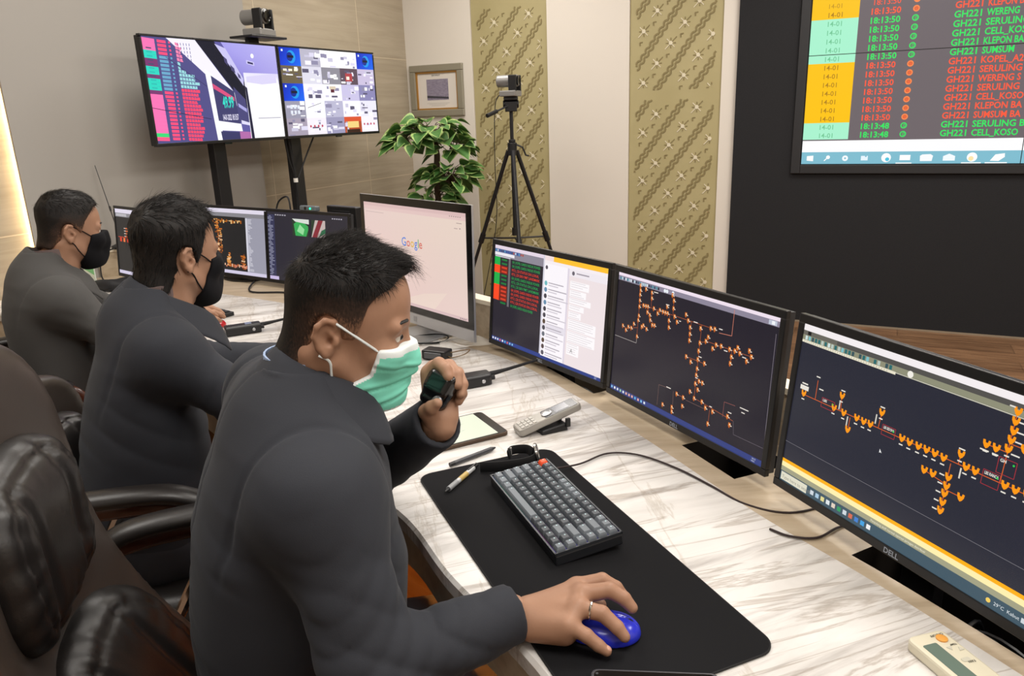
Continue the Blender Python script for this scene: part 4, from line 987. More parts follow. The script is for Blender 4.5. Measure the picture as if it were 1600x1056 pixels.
m = MB(); m.tube(catmull([A3M @ Vector((.015, .05, .29)), A3M @ Vector((.03, .06, .36)), A3M @ Vector((.08, .07, .385)), A3M @ Vector((.10, .07, .33)), A3M @ Vector((.09, .08, .25))], 6), .004, 6)
o = m.build('looped_cable', RUBB, smooth=True); tag(o, 'black cable looping above the far monitors', 'cable')
m = MB(); 
m.tube(catmull([A3M @ Vector((-.15, .06, .0)), Vector((-1.16, 3.30, .756)), Vector((-1.0, 3.25, .756)), Vector((-.86, 3.18, .756)), Vector((-.8, 3.2, .77)), A3M @ Vector((.25, .06, .03))], 6), .004, 6)
o = m.build('monitor_cable', RUBB, smooth=True); tag(o, 'black cables on the desk under the far monitors', 'cable')
# antenna on the upstand
an = thing('antenna', 'thin whip antenna on a round magnetic base at the back of the far desk', 'antenna', (-1.955, 3.825, .889))
m = MB(); m.lathe([(.052, 0), (.052, .012), (.03, .022), (.012, .024)], n=20); m.build('magnetic_base', BLK, an, smooth=True)
m = MB(); m.cyl((0, 0, .02), (-.012, 0, .10), .010, .006, 10); m.build('coil', BLK, an)
m = MB(); m.tube([(-.012, 0, .09), (-.03, 0, .20), (-.065, 0, .41)], [.003, .0025, .0018], 6); m.cyl((-.027, 0, .185), (-.03, 0, .21), .005, n=8); m.build('whip', mat('whip_steel', '#5a5a5c', .3, metal=.8), an)
m = MB(); m.tube(catmull([(-1.955, 3.81, .90), (-1.995, 3.70, .88), (-2.0, 3.66, .80), (-1.96, 3.62, .757), (-1.85, 3.6, .757), (-1.75, 3.6, .757)], 6), .0035, 6)
o = m.build('antenna_cable', RUBB, smooth=True); tag(o, 'black cable running down from the antenna base', 'cable')
# ------------------------------------------------------------------ implicit modelling: smooth unions meshed by surface nets
f4 = np.float32
def V3(*a): return np.array(a, f4)
def smin(a, b, k):
    if np.isscalar(k) and k <= 0: return np.minimum(a, b)
    h = np.maximum(k-np.abs(a-b), 0)/k
    return np.minimum(a, b)-h*h*k*.25
def smax(a, b, k): return -smin(-a, -b, k)
def cone(P, a, b, ra, rb):
    a = np.asarray(a, f4); b = np.asarray(b, f4); d = b-a
    t = np.clip(((P-a) @ d)/max(float(d @ d), 1e-12), 0, 1)
    q = P-a-t[:, None]*d
    return np.sqrt((q*q).sum(1))-(ra+t*(rb-ra))
def chain(P, pts, rads, k=.004):
    d = None
    for i in range(len(pts)-1):
        e = cone(P, pts[i], pts[i+1], rads[i], rads[i+1])
        d = e if d is None else smin(d, e, k)
    return d
def ell(P, c, r, Rm=None):
    q = P-np.asarray(c, f4)
    if Rm is not None: q = q @ np.asarray(Rm, f4)
    r = np.asarray(r, f4)
    k0 = np.sqrt(((q/r)**2).sum(1)); k1 = np.sqrt(((q/(r*r))**2).sum(1))
    return k0*(k0-1)/np.maximum(k1, 1e-6)
def rbox(P, c, h, r, Rm=None):
    q = P-np.asarray(c, f4)
    if Rm is not None: q = q @ np.asarray(Rm, f4)
    q = np.abs(q)-(np.asarray(h, f4)-r)
    return np.sqrt((np.maximum(q, 0)**2).sum(1))+np.minimum(q.max(1), 0)-r
def loft_sdf(P, prof, n=2.3):
    """prof rows: z, back x, front x, half width"""
    p = np.array(prof, f4); z = P[:, 2]
    xb = np.interp(z, p[:, 0], p[:, 1]); xf = np.interp(z, p[:, 0], p[:, 2]); w = np.interp(z, p[:, 0], p[:, 3])
    cx = (xb+xf)/2; a = np.maximum((xf-xb)/2, .01)
    q = ((np.abs(P[:, 0]-cx)/a)**n+(np.abs(P[:, 1])/w)**n)**(1/n)
    d = (q-1)*np.minimum(a, w)
    return np.maximum(d, np.maximum(p[0, 0]-z, z-p[-1, 0])).astype(f4)
class Noise:
    def __init__(s, seed, n=7, k=1.0):
        r = np.random.RandomState(seed); v = r.normal(size=(n, 3)); v /= np.linalg.norm(v, axis=1)[:, None]
        s.k = (v*r.uniform(.6, 1.6, (n, 1))*k).astype(f4); s.ph = r.uniform(0, 6.28, n).astype(f4); s.n = n
    def __call__(s, P, st=(1, 1, 1)):
        Q = P*np.asarray(st, f4); o = np.zeros(len(P), f4)
        for k, p in zip(s.k, s.ph): o += np.sin(Q @ k+p)
        return o/math.sqrt(s.n/2)
def rotm(ax, deg):
    return np.array(Matrix.Rotation(R(deg), 3, ax), f4)

def surf(fn, lo, hi, h):
    """mesh of fn=0 inside the box lo..hi, cell size h; two-level evaluation"""
    lo = np.array(lo, float); hi = np.array(hi, float); B = 4
    nb = np.maximum(np.ceil((hi-lo)/(h*B)).astype(int), 1); n = nb*B+1
    ctr = np.stack(np.meshgrid(*[lo[i]+h*B*(np.arange(nb[i])+.5) for i in range(3)], indexing='ij'), -1).reshape(-1, 3).astype(f4)
    dc = fn(ctr).reshape(nb)
    act = np.abs(dc) < h*B*1.35+.006
    D = np.ones(n, f4)
    big = np.repeat(np.repeat(np.repeat(np.where(dc < 0, -1., 1.).astype(f4), B, 0), B, 1), B, 2)
    D[:n[0]-1, :n[1]-1, :n[2]-1] = big
    D[-1] = D[-2]; D[:, -1] = D[:, -2]; D[:, :, -1] = D[:, :, -2]
    mask = np.zeros(n, bool)
    for i, j, k in np.argwhere(act): mask[i*B:i*B+B+1, j*B:j*B+B+1, k*B:k*B+B+1] = True
    idx = np.argwhere(mask); P = (lo+idx*h).astype(f4)
    val = np.empty(len(P), f4)
    for s in range(0, len(P), 200000): val[s:s+200000] = fn(P[s:s+200000])
    D[mask] = val
    # close at the box border
    for ax in range(3):
        sl = [slice(None)]*3; sl[ax] = 0; D[tuple(sl)] = np.maximum(D[tuple(sl)], h*.5); sl[ax] = -1; D[tuple(sl)] = np.maximum(D[tuple(sl)], h*.5)
    ins = D < 0
    nc = n-1
    cnt = np.zeros(nc, np.int16)
    for i in (0, 1):
        for j in (0, 1):
            for k in (0, 1): cnt += ins[i:i+nc[0], j:j+nc[1], k:k+nc[2]]
    cell = (cnt > 0) & (cnt < 8)
    ci = np.argwhere(cell); vid = -np.ones(nc, np.int64); vid[cell] = np.arange(len(ci))
    acc = np.zeros((len(ci), 3)); num = np.zeros(len(ci))
    cor = [(i, j, k) for i in (0, 1) for j in (0, 1) for k in (0, 1)]
    for a in cor:
        for ax in range(3):
            if a[ax]: continue
            b = list(a); b[ax] = 1
            da = D[ci[:, 0]+a[0], ci[:, 1]+a[1], ci[:, 2]+a[2]]; db = D[ci[:, 0]+b[0], ci[:, 1]+b[1], ci[:, 2]+b[2]]
            x = (da < 0) != (db < 0); t = np.where(x, da/np.where(x, da-db, 1), 0)
            p = np.array(a, float)[None]+np.zeros((len(ci), 3)); p[:, ax] = t
            acc[x] += p[x]; num[x] += 1
    verts = lo+(ci+acc/num[:, None])*h
    faces = []
    for ax in range(3):
        o1, o2 = (ax+1) % 3, (ax+2) % 3
        sl0 = [slice(None)]*3; sl1 = [slice(None)]*3
        sl0[ax] = slice(0, nc[ax]); sl1[ax] = slice(1, nc[ax]+1)
        A = ins[tuple(sl0)]; Bq = ins[tuple(sl1)]; e = np.argwhere(A != Bq)
        ok = (e[:, o1] > 0) & (e[:, o2] > 0) & (e[:, o1] < nc[o1]) & (e[:, o2] < nc[o2]); e = e[ok]
        def vi(d1, d2):
            q = e.copy(); q[:, o1] -= d1; q[:, o2] -= d2; return vid[q[:, 0], q[:, 1], q[:, 2]]
        F = np.stack([vi(1, 1), vi(0, 1), vi(0, 0), vi(1, 0)], 1)
        flip = ~A[e[:, 0], e[:, 1], e[:, 2]]
        F[flip] = F[flip][:, ::-1]
        faces.append(F)
    F = np.concatenate(faces)
    F = F[(F >= 0).all(1)]
    return verts, F
def relax(v, F, it=1, w=.5):
    for _ in range(it):
        s = np.zeros_like(v); c = np.zeros(len(v))
        for a, b in ((0, 1), (1, 2), (2, 3), (3, 0)):
            np.add.at(s, F[:, a], v[F[:, b]]); np.add.at(s, F[:, b], v[F[:, a]]); np.add.at(c, F[:, a], 1); np.add.at(c, F[:, b], 1)
        v = v*(1-w)+w*s/np.maximum(c, 1)[:, None]
    return v
def npmesh(name, parts, mats, parent, matfn=None, smooth=True):
    """parts: list of (verts, quads)"""
    o = 0; V = []; FF = []
    for v, F in parts: V.append(v); FF.append(F+o); o += len(v)
    V = np.concatenate(V); FF = np.concatenate(FF)
    me = bpy.data.meshes.new(name)
    me.vertices.add(len(V)); me.vertices.foreach_set('co', V.astype(np.float32).ravel())
    me.loops.add(FF.size); me.loops.foreach_set('vertex_index', FF.astype(np.int32).ravel())
    me.polygons.add(len(FF)); me.polygons.foreach_set('loop_start', np.arange(0, FF.size, 4, dtype=np.int32)); me.polygons.foreach_set('loop_total', np.full(len(FF), 4, np.int32))
    for m in (mats if isinstance(mats, (list, tuple)) else [mats]): me.materials.append(m)
    if matfn is not None:
        c = V[FF].mean(1); me.polygons.foreach_set('material_index', matfn(c).astype(np.int32))
    me.polygons.foreach_set('use_smooth', [smooth]*len(FF))
    me.update(calc_edges=True); me.validate()
    ob = bpy.data.objects.new(name, me); COL.objects.link(ob)
    if parent is not None: ob.parent = parent
    return ob
# ------------------------------------------------------------------ people
SKIN = mat('skin', '#a67f67', .5, spec=.35, noise=(9, '#9a735b', (1, 1, 1)), bump=(220, .12, .0012, (1, 1, 1)))
LIP = mat('nail', '#c99a84', .3)
HAIR = mat('black_hair', '#0d0b0a', .5, spec=.35)
STUB = mat('shaved_hair', '#2c211b', .7, spec=.2, noise=(140, '#4a372b', (1, 1, 1)))
STUB2 = mat('thin_hair_on_skin', '#573f30', .65, spec=.2, noise=(160, '#7d5a44', (1, 1, 1)))
SUIT = mat('charcoal_suit', '#303238', .8, spec=.2, sheen=.06, bump=(600, .18, .0008, (1, 1, 1)), crease=(5.5, .35, .012, (1, 1, 2.4)))
SUIT2 = mat('grey_suit', '#474645', .8, spec=.2, sheen=.06, bump=(600, .18, .0008, (1, 1, 1)), crease=(5.5, .35, .012, (1, 1, 2.4)))
TROU = mat('dark_trousers', '#23242b', .85, bump=(500, .2, .0008, (1, 1, 1)))
SHIRT = mat('blue_shirt', '#9fb4d6', .7)
EYEW = mat('eye_white', '#d9d2c8', .25); EYEB = mat('eye_dark', '#1a100b', .15)
MASKG = mat('green_mask', '#7ddac2', .75, bump=(300, .1, .0006, (1, 1, 1))); MASKW = mat('mask_white', '#dfe6e6', .75); MASKB = mat('black_mask', '#0f0f13', .85, spec=.2)

def hair_mat():
    m = bpy.data.materials.new('cropped_hair'); m.use_nodes = True; nt = m.node_tree; b = nt.nodes['Principled BSDF']; L = nt.links.new
    a = nt.nodes.new('ShaderNodeAttribute'); a.attribute_name = 'hair_cover'
    tc = nt.nodes.new('ShaderNodeTexCoord'); mp = nt.nodes.new('ShaderNodeMapping'); mp.inputs['Scale'].default_value = (1, 1, .45)
    n = nt.nodes.new('ShaderNodeTexNoise'); n.inputs['Scale'].default_value = 420; n.inputs['Detail'].default_value = 3
    L(tc.outputs['Object'], mp.inputs[0]); L(mp.outputs[0], n.inputs['Vector'])
    sub = nt.nodes.new('ShaderNodeMath'); sub.operation = 'MULTIPLY_ADD'; sub.inputs[1].default_value = .9; sub.inputs[2].default_value = -.45; L(n.outputs[0], sub.inputs[0])
    ad = nt.nodes.new('ShaderNodeMath'); ad.operation = 'ADD'; ad.use_clamp = True; L(a.outputs['Fac'], ad.inputs[0]); L(sub.outputs[0], ad.inputs[1])
    r = nt.nodes.new('ShaderNodeValToRGB'); e = r.color_ramp.elements; e[0].position = 0; e[0].color = lin4('#9a7158'); e[1].position = 1; e[1].color = lin4('#0e0c0b'); q = e.new(.5); q.color = lin4('#3a2a21')
    L(ad.outputs[0], r.inputs[0]); L(r.outputs[0], b.inputs['Base Color']); b.inputs['Roughness'].default_value = .55; b.inputs['Specular IOR Level'].default_value = .3
    return m
HAIRF = hair_mat()
def head_fn(P, lod=0):
    d = ell(P, (.018, 0, .048), (.088, .073, .078))
    d = smin(d, ell(P, (.030, 0, .010), (.070, .066, .075)), .03)
    d = smin(d, ell(P, (.062, 0, -.035), (.042, .052, .075)), .03)
    for s in (1, -1):
        d = smin(d, cone(P, (.012, s*.056, -.040), (.078, s*.022, -.094), .017, .018), .025)
        d = smin(d, ell(P, (.078, s*.042, -.022), (.022, .020, .018)), .02)
        d = smin(d, cone(P, (.097, s*.012, .024), (.088, s*.048, .022), .010, .009), .012)
    d = smin(d, ell(P, (.090, 0, -.092), (.018, .022, .017)), .02)
    d = smin(d, ell(P, (.096, 0, -.058), (.014, .024, .018)), .015)
    for s in (1, -1): d = smax(d, -ell(P, (.110, s*.032, .007), (.017, .017, .011)), .012)
    d = smin(d, cone(P, (.100, 0, .012), (.120, 0, -.030), .007, .011), .010)
    for s in (1, -1): d = smin(d, ell(P, (.112, s*.013, -.034), (.010, .008, .008)), .008)
    # eyelids
    for s in (1, -1):
        d = smin(d, smax(ell(P, (.089, s*.032, .007), (.0145, .0165, .0135)), np.minimum(.010-P[:, 2]+(P[:, 0]-.1)*.4, 1), .003), .003)
        d = smin(d, smax(ell(P, (.088, s*.032, .006), (.0145, .0165, .013)), P[:, 2]+.002, .003), .004)
    d = smin(d, cone(P, (-.005, 0, -.02), (-.03, 0, -.17), .056, .060), .025)
    for s in (1, -1): d = smin(d, cone(P, (-.022, s*.048, -.035), (.03, s*.016, -.17), .013, .012), .02)
    for s in (1, -1):
        Rm = rotm('Y', -14)
        e = ell(P, (-.006, s*.074, -.002), (.0155, .008, .027), Rm)
        hx = [(.007, s*.073, .015), (.002, s*.079, .024), (-.009, s*.082, .026), (-.018, s*.084, .016), (-.020, s*.082, 0), (-.012, s*.078, -.015), (-.002, s*.075, -.024), (.005, s*.072, -.019)]
        e = smin(e, chain(P, hx, [.0035, .004, .0042, .0042, .004, .0045, .006, .004], .003), .004)
        e = smax(e, -ell(P, (-.003, s*.085, -.002), (.0085, .008, .0145), Rm), .003)
        e = smax(e, -ell(P, (.002, s*.082, -.004), (.006, .012, .007)), .003)
        e = smin(e, ell(P, (.010, s*.075, -.004), (.005, .005, .009)), .003)
        d = smin(d, e, .006)
    return d
def skull_fn(P):
    d = ell(P, (.018, 0, .048), (.088, .073, .078))
    d = smin(d, ell(P, (.030, 0, .010), (.070, .066, .075)), .03)
    return smin(d, cone(P, (-.010, 0, -.02), (-.03, 0, -.12), .055, .058), .025)
def face_fn(P):
    d = ell(P, (.030, 0, .010), (.070, .066, .075))
    d = smin(d, ell(P, (.062, 0, -.035), (.044, .054, .078)), .03)
    for s in (1, -1): d = smin(d, cone(P, (.012, s*.056, -.040), (.078, s*.022, -.094), .019, .02), .025)
    d = smin(d, ell(P, (.092, 0, -.085), (.022, .028, .026)), .03)
    for s in (1, -1): d = smin(d, ell(P, (.079, s*.042, -.022), (.024, .022, .020)), .02)
    return smin(d, cone(P, (.095, 0, .010), (.116, 0, -.032), .012, .016), .03)

def hand_geo(J, r=(.0116, .0106, .0096, .0082), k=.004):
    """J: dict wrist, mcp list(4), fingers list of [pip, dip, tip], thumb [cmc, mcp, ip, tip]; returns sdf over points"""
    def fn(P):
        W = np.asarray(J['wrist'], f4)
        d = cone(P, J.get('arm', W), W, .027, .0235)
        rr = [.0125, .0125, .012, .011]
        for m, q in zip(J['mcp'], rr): d = smin(d, cone(P, W+(np.asarray(m, f4)-W)*.18, m, .019, q), .012)
        for a, b in zip(J['mcp'][:-1], J['mcp'][1:]): d = smin(d, cone(P, a, b, .0115, .0115), .010)
        if 'palm' in J:
            for a, b, q in J['palm']: d = smin(d, cone(P, a, b, q, q), .012)
        for i, (m, fg) in enumerate(zip(J['mcp'], J['fingers'])):
            sc = (1.0, 1.03, .98, .88)[i]; pts = [m]+list(fg)
            d2 = chain(P, pts, [q*sc for q in (r[0]+.0012, r[1]+.0006, r[2]+.0004, r[3])], .0025)
            d = smin(d, d2, k)
        t = J['thumb']; d = smin(d, chain(P, t, [.0175, .0125, .0112, .0085], .005), .010)
        return d
    pts = np.array([J['wrist'], J.get('arm', J['wrist'])]+list(J['mcp'])+[q for fg in J['fingers'] for q in fg]+list(J['thumb']), float)
    return fn, pts.min(0)-.035, pts.max(0)+.035

def strands(surfV, surfN, keep, flow, n, L, rad, seed, lift=.35, curl=.0):
    """many thin tapering hairs growing from a surface"""
    rs = np.random.RandomState(seed); ids = rs.choice(np.where(keep)[0], n); V = []; F = []
    for q, i in enumerate(ids):
        p = surfV[i]+rs.normal(size=3)*.0012; nn = surfN[i]; fl = flow(p)
        fl = fl-nn*(fl @ nn); fl = fl/(np.linalg.norm(fl)+1e-6)
        fl = fl+rs.normal(size=3)*.22
        l = L(p)*rs.uniform(.65, 1.15); d = fl*(1-lift)+nn*lift*rs.uniform(.5, 1.3); d /= np.linalg.norm(d)
        sd = np.cross(d, nn); sd /= (np.linalg.norm(sd)+1e-6)
        pts = []
        for t in (0, .35, .7, 1):
            c = p-nn*.002+d*l*t+fl*l*.30*t*t-nn*l*curl*t*t
            pts.append(c)
        o = len(V)
        for t, c in zip((0, .35, .7, 1), pts):
            w = rad*(1-.85*t)
            V += [c-sd*w, c+nn*w*.7, c+sd*w]
        for k in range(3):
            a = o+3*k; F += [(a, a+1, a+4, a+3), (a+1, a+2, a+5, a+4), (a+2, a, a+3, a+5)]
    return np.array(V), np.array(F)
def vnormals(v, F):
    n = np.zeros_like(v); a = v[F[:, 2]]-v[F[:, 0]]; b = v[F[:, 3]]-v[F[:, 1]]; c = np.cross(a, b)
    for k in range(4): np.add.at(n, F[:, k], c)
    return n/np.maximum(np.linalg.norm(n, axis=1), 1e-9)[:, None]

def person(name_label, base, phi, head_c, head_phi, head_pitch, prof, arms, hands, seed, suit, mask, hair, hip, knee, foot, head_roll=0., shirt=None, detail=1., head_scale=1., collar=None, lapel=True, fold_amp=.0055, cuffs=True):
    """base: floor point under the pelvis; everything is given in the body frame (x forward, y left, z up)"""
    root = thing('person', name_label, 'person', M=Matrix.Translation(Vector(base)) @ Matrix.Rotation(R(phi), 4, 'Z'))
    HR = np.array(Matrix.Rotation(R(head_phi), 3, 'Z') @ Matrix.Rotation(R(head_pitch), 3, 'Y') @ Matrix.Rotation(R(head_roll), 3, 'X'), f4)*1.0
    hc = np.array(head_c, f4); hs = head_scale
    def toh(P): return ((P-hc) @ HR)/hs
    def toworld(v): return (v*hs) @ HR.T+hc
    parts = []
    v, F = surf(lambda P: head_fn(P), (-.10, -.10, -.19), (.14, .10, .15), .0026/detail); parts.append((toworld(relax(v, F, 1, .4)), F))
    # neck and trunk hidden under the clothes, joined to the head
    nb = toworld(np.array([[-.02, 0, -.12]]))[0]
    def core(P):
        d = cone(P, nb, (prof[-2][1]*.5+prof[-2][2]*.5, 0, prof[-2][0]-.05), .052, .07)
        d = smin(d, loft_sdf(P, [(a, b+.03, c-.03, w-.03) for a, b, c, w in prof[:-2]]), .05)
        for sh, el, wr, rs in arms: d = smin(d, chain(P, [sh, el, wr], [.042, .036, .026], .02), .03)
        return d
    allp = np.array([q for a in arms for q in a[:3]])
    lo = np.array([min(p[1] for p in prof)-.05, -.25, prof[0][0]-.05]); hi = np.array([max(p[2] for p in prof)+.05, .25, nb[2]+.08])
    parts.append(surf(core, np.minimum(lo, allp.min(0)-.05), np.maximum(hi, allp.max(0)+.05), .010))
    for h in hands:
        fn, l, u = h; v, F = surf(fn, l, u, .0021/detail); parts.append((relax(v, F, 1, .3), F))
    npmesh('body', parts, SKIN, root)
    # eyes and eyebrows
    m = MB(); 
    for s in (1, -1):
        c = toworld(np.array([[.0885, s*.032, .0065]]))[0]; m.ellipsoid(c, (.0128*hs,)*3, n=14, m=8)
        p = toworld(np.array([[.0985, s*.0335, .0065]]))[0]; m.cur = 1; m.ellipsoid(p, (.0052*hs,)*3, n=12, m=6); m.cur = 0
    m.build('eyes', [EYEW, EYEB], root, smooth=True)
    m = MB()
    for s in (1, -1):
        m.tube([Vector(q) for q in toworld(np.array([[.1045, s*.014, .027], [.1035, s*.030, .0315], [.0965, s*.045, .031], [.086, s*.056, .025]]))], [.003, .0042, .0036, .0015], 8, flat=.7)
    m.build('eyebrows', HAIR, root, smooth=True)
    # jacket
    nz1 = Noise(seed, 8, 26.); nz2 = Noise(seed+5, 8, 60.); nz3 = Noise(seed+9, 6, 9.)
    def jacket(P):
        d = loft_sdf(P, prof)
        top = prof[-3]
        for (sh, el, wr, rs) in arms:
            cx = (top[1]+top[2])/2
            d = smin(d, cone(P, (cx-.01, 0, top[0]-.005), np.array(sh)*np.array((1, .93, 1))+np.array((-.008, 0, .002)), .058, rs[0]*.93), .07)
            a = chain(P, [sh, el], [rs[0], rs[1]], .02)
            b = cone(P, el, wr, rs[1]*.98, rs[2])
            arm = smin(a, b, .03)
            # sleeve folds gather at the elbow and under the shoulder
            el_ = np.asarray(el, f4); sh_ = np.asarray(sh, f4)
            de = np.sqrt(((P-el_)**2).sum(1)); ds = np.sqrt(((P-sh_)**2).sum(1))
            ax = (np.asarray(wr, f4)-sh_); ax = ax/np.linalg.norm(ax)
            ph = nz3(P)*1.6
            f1 = .62-np.abs(np.sin((P @ ax)*105+ph*2.2+nz1(P)*.3))**.6; f2 = .62-np.abs(np.sin((P @ ax)*70+P[:, 2]*30+ph*2))**.6
            fold = f1*(np.exp(-(de/.10)**2)+.12)*fold_amp+f2*np.exp(-((ds-.13)/.09)**2)*fold_amp*.45
            arm = arm+fold
            d = smin(d, arm, .018+.075*np.exp(-(ds/.11)**2))
        d = d+fold_amp*.9*np.clip(nz3(P*1.7)+.5, 0, 1)*(.62-np.abs(np.sin(P[:, 2]*58+P[:, 0]*40+nz3(P)*1.5))**.6)*np.clip((1.0-P[:, 2])*5, 0, 1)*np.clip((P[:, 2]-.6)*6, 0, 1)
        d = d+nz1(P)*.0012
        sy = np.abs(P[:, 1])-(.148-.10*(1.04-P[:, 2])**2*6)
        d = d+.004*np.exp(-(sy/.0055)**2)*np.clip((P[:, 2]-.86)*12, 0, 1)+.003*np.exp(-(P[:, 1]/.004)**2)*(P[:, 0] < 0)
        # open neck and sleeve ends
        nk = cone(P, nb+np.array((-.01, 0, -.03), f4), nb+HR @ np.array((-.03, 0, .2), f4), .061, .061)
        d = smax(d, -nk, .01)
        for (sh, el, wr, rs) in arms:
            ax = np.asarray(wr, f4)-np.asarray(el, f4); ax /= np.linalg.norm(ax)
            e = (P-np.asarray(wr, f4)) @ ax
            near = np.sqrt(((P-np.asarray(wr, f4))**2).sum(1))-.10
            d = np.where(near < 0, smax(d, e, .004), d)
            hole = cone(P, np.asarray(wr, f4)-ax*.022, np.asarray(wr, f4)+ax*.05, rs[2]-.012, rs[2]-.012)
            d = smax(d, -hole, .002)
        return d
    allp = np.array([q for a in arms for q in a[:3]]); lo = np.minimum(lo, allp.min(0)-.09); hi = np.maximum(hi, allp.max(0)+.09)
    v, F = surf(jacket, lo, hi, .0046/detail)
    npmesh('jacket', [(relax(v, F, 1, .4), F)], suit, root)
    # collar: folded strip round the neck
    if collar:
        rings = []
        for (fx, fy, fz), (ox, oy, oz) in collar:
            a = Vector((fx, fy, fz)); b = Vector((ox, oy, oz)); mid = (a+b)/2; out = Vector((mid.x-nb[0], mid.y-nb[1], 0)).normalized()
            rings.append([a-out*.002-Vector((0, 0, .02)), a+Vector((0, 0, .0)), a+out*.006+Vector((0, 0, .002)), a.lerp(b, .35)+out*.010, a.lerp(b, .75)+out*.010, b+out*.008, b+out*.002, a.lerp(b, .6)-out*.002])
        m = MB(); m.loft(rings, caps=True); m.build('collar', suit, root, smooth=True, angle=75, sub=1)
    if shirt is not None:
        n_ = 28; rings = []
        for k in range(n_):
            a = 2*PI*k/n_; axd = HR @ np.array((-.03, 0, .2), f4); axd = axd/np.linalg.norm(axd)
            e1 = np.array((math.cos(a), math.sin(a), 0)); e1 = e1-axd*(e1 @ axd); e1 /= np.linalg.norm(e1)
            lowr = .0 if math.cos(a) < .3 else -.02*(math.cos(a)-.3)
            c0 = nb+np.array(shirt[:3])
            rings.append([c0+e1*.0585+axd*(.0-.03), c0+e1*.0585+axd*(shirt[3]+lowr), c0+e1*.0615+axd*(shirt[3]+lowr), c0+e1*.0615+axd*(-.03)])
        m = MB(); m.loft([[Vector(q) for q in r] for r in rings], closed=True); m.build('shirt_collar', SHIRT if mask == 'green' else mat('shirt_dark', '#6a5a58', .7), root, smooth=True)
    # trousers, shoes
    def trou(P):
        d = None
        for s in (1, -1):
            e = chain(P, [(hip[0], s*.085, hip[2]), (knee[0], s*knee[1], knee[2]), (foot[0], s*foot[1], foot[2]+.04)], [.095, .07, .05], .03)
            d = e if d is None else smin(d, e, .03)
        d = smin(d, ell(P, (hip[0]-.02, 0, hip[2]+.02), (.13, .165, .11)), .04)
        return d+nz1(P)*.002
    v, F = surf(trou, (min(hip[0], foot[0])-.2, -.3, foot[2]), (max(knee[0], foot[0])+.15, .3, hip[2]+.2), .011)
    npmesh('trousers', [(relax(v, F, 1), F)], TROU, root)
    for s in (1, -1):
        fn = lambda P: smax(smin(cone(P, (foot[0]-.03, s*foot[1], .05), (foot[0]+.15, s*foot[1]*1.1, .04), .042, .036), cone(P, (foot[0]-.03, s*foot[1], .05), (foot[0], s*foot[1], .10), .042, .045), .02), .004-P[:, 2], .005)
        v, F = surf(fn, (foot[0]-.1, s*foot[1]-.08, -.01), (foot[0]+.22, s*foot[1]+.08, .18), .009)
        npmesh('shoe', [(v, F)], mat('shoe_leather', '#171412', .3), root)
    # hair
    st_, top_t, quiff = hair['style'], hair['thick'], hair.get('quiff', 0)
    hn = Noise(seed+20, 9, 95.); hn2 = Noise(seed+21, 7, 40.)
    hl = hair['line']      # hairline in side view: (x, z) pairs from the nape to the forehead
    hx = np.array([q[0] for q in hl], f4); hz = np.array([q[1] for q in hl], f4)
    def above(P): return P[:, 2]-np.interp(P[:, 0], hx, hz).astype(f4)+hn(P)*.0022+hn2(P)*.003
    def tops(P): return np.clip((P[:, 2]-.045)/.07, 0, 1)
    def hairf(P):
        t = top_t[0]+(top_t[1]-top_t[0])*tops(P)
        if quiff: t = t+quiff*np.clip((P[:, 0]-.035)/.05, 0, 1)*np.clip((P[:, 2]-.10)/.03, 0, 1)
        d = skull_fn(P)-t+hn(P, (1, 1.6, .7))*.0012*(.4+1.2*tops(P))+hn2(P)*.0012*tops(P)
        ear = None
        for s in (1, -1):
            e = ell(P, (-.006, s*.08, -.002), (.0225, .03, .034)); ear = e if ear is None else np.minimum(ear, e)
        d = smax(d, -above(P)*.8, .008)
        d = smax(d, -ear, .004)
        return d
    v, F = surf(hairf, (-.11, -.11, -.13), (.14, .11, .19), .0026/detail)
    nrm = vnormals(v, F)
    fade = hair.get('fade')
    parts = [(toworld(v), F)]; nF = len(F)
    def flow(p):
        side = np.array((-.25, 0, -1.0)); top = np.array(hair.get('flow', (1., .2, .0)))
        w = min(max((p[2]-.06)/.05, 0), 1); return side*(1-w)+top*w
    keepT = (above(v.astype(f4)) > .008) & (v[:, 2] > (.070 if fade else -.2))
    sv, sF = strands(v, nrm, keepT, flow, hair['n'], lambda p: hair['len'][0]+(hair['len'][1]-hair['len'][0])*min(max((p[2]-.04)/.08, 0), 1), hair['rad'], seed, hair['lift'], hair.get('curl', .2))
    parts.append((toworld(sv), sF))
    if hair.get('tuft'):
        a = hair['tuft']; k2 = (v[:, 0] > a[0]) & (v[:, 2] > a[1])
        tv_, tF = strands(v, nrm, k2, lambda p: np.array(a[2]), a[3], lambda p: a[4], hair['rad'], seed+3, a[5], a[6]); parts.append((toworld(tv_), tF))
    ho = npmesh('hair', parts, [HAIRF], root)
    dn = []
    for i, q in enumerate(parts):
        if i or not fade: dn.append(np.ones(len(q[0])))
        else:
            ab = above(v.astype(f4)); back = np.clip((-v[:, 0]-.02)/.04, 0, 1); up_ = np.clip((v[:, 2]-fade[0])/(fade[1]-fade[0]), 0, 1)
            dn.append(np.clip(fade[2]+np.clip(ab/.03, 0, 1)*.28+back*.6+up_*.75, 0, 1))
    at_ = ho.data.attributes.new('hair_cover', 'FLOAT', 'POINT'); at_.data.foreach_set('value', np.concatenate(dn).astype(np.float32))
    # mask
    mz = Noise(seed+30, 6, 30.)
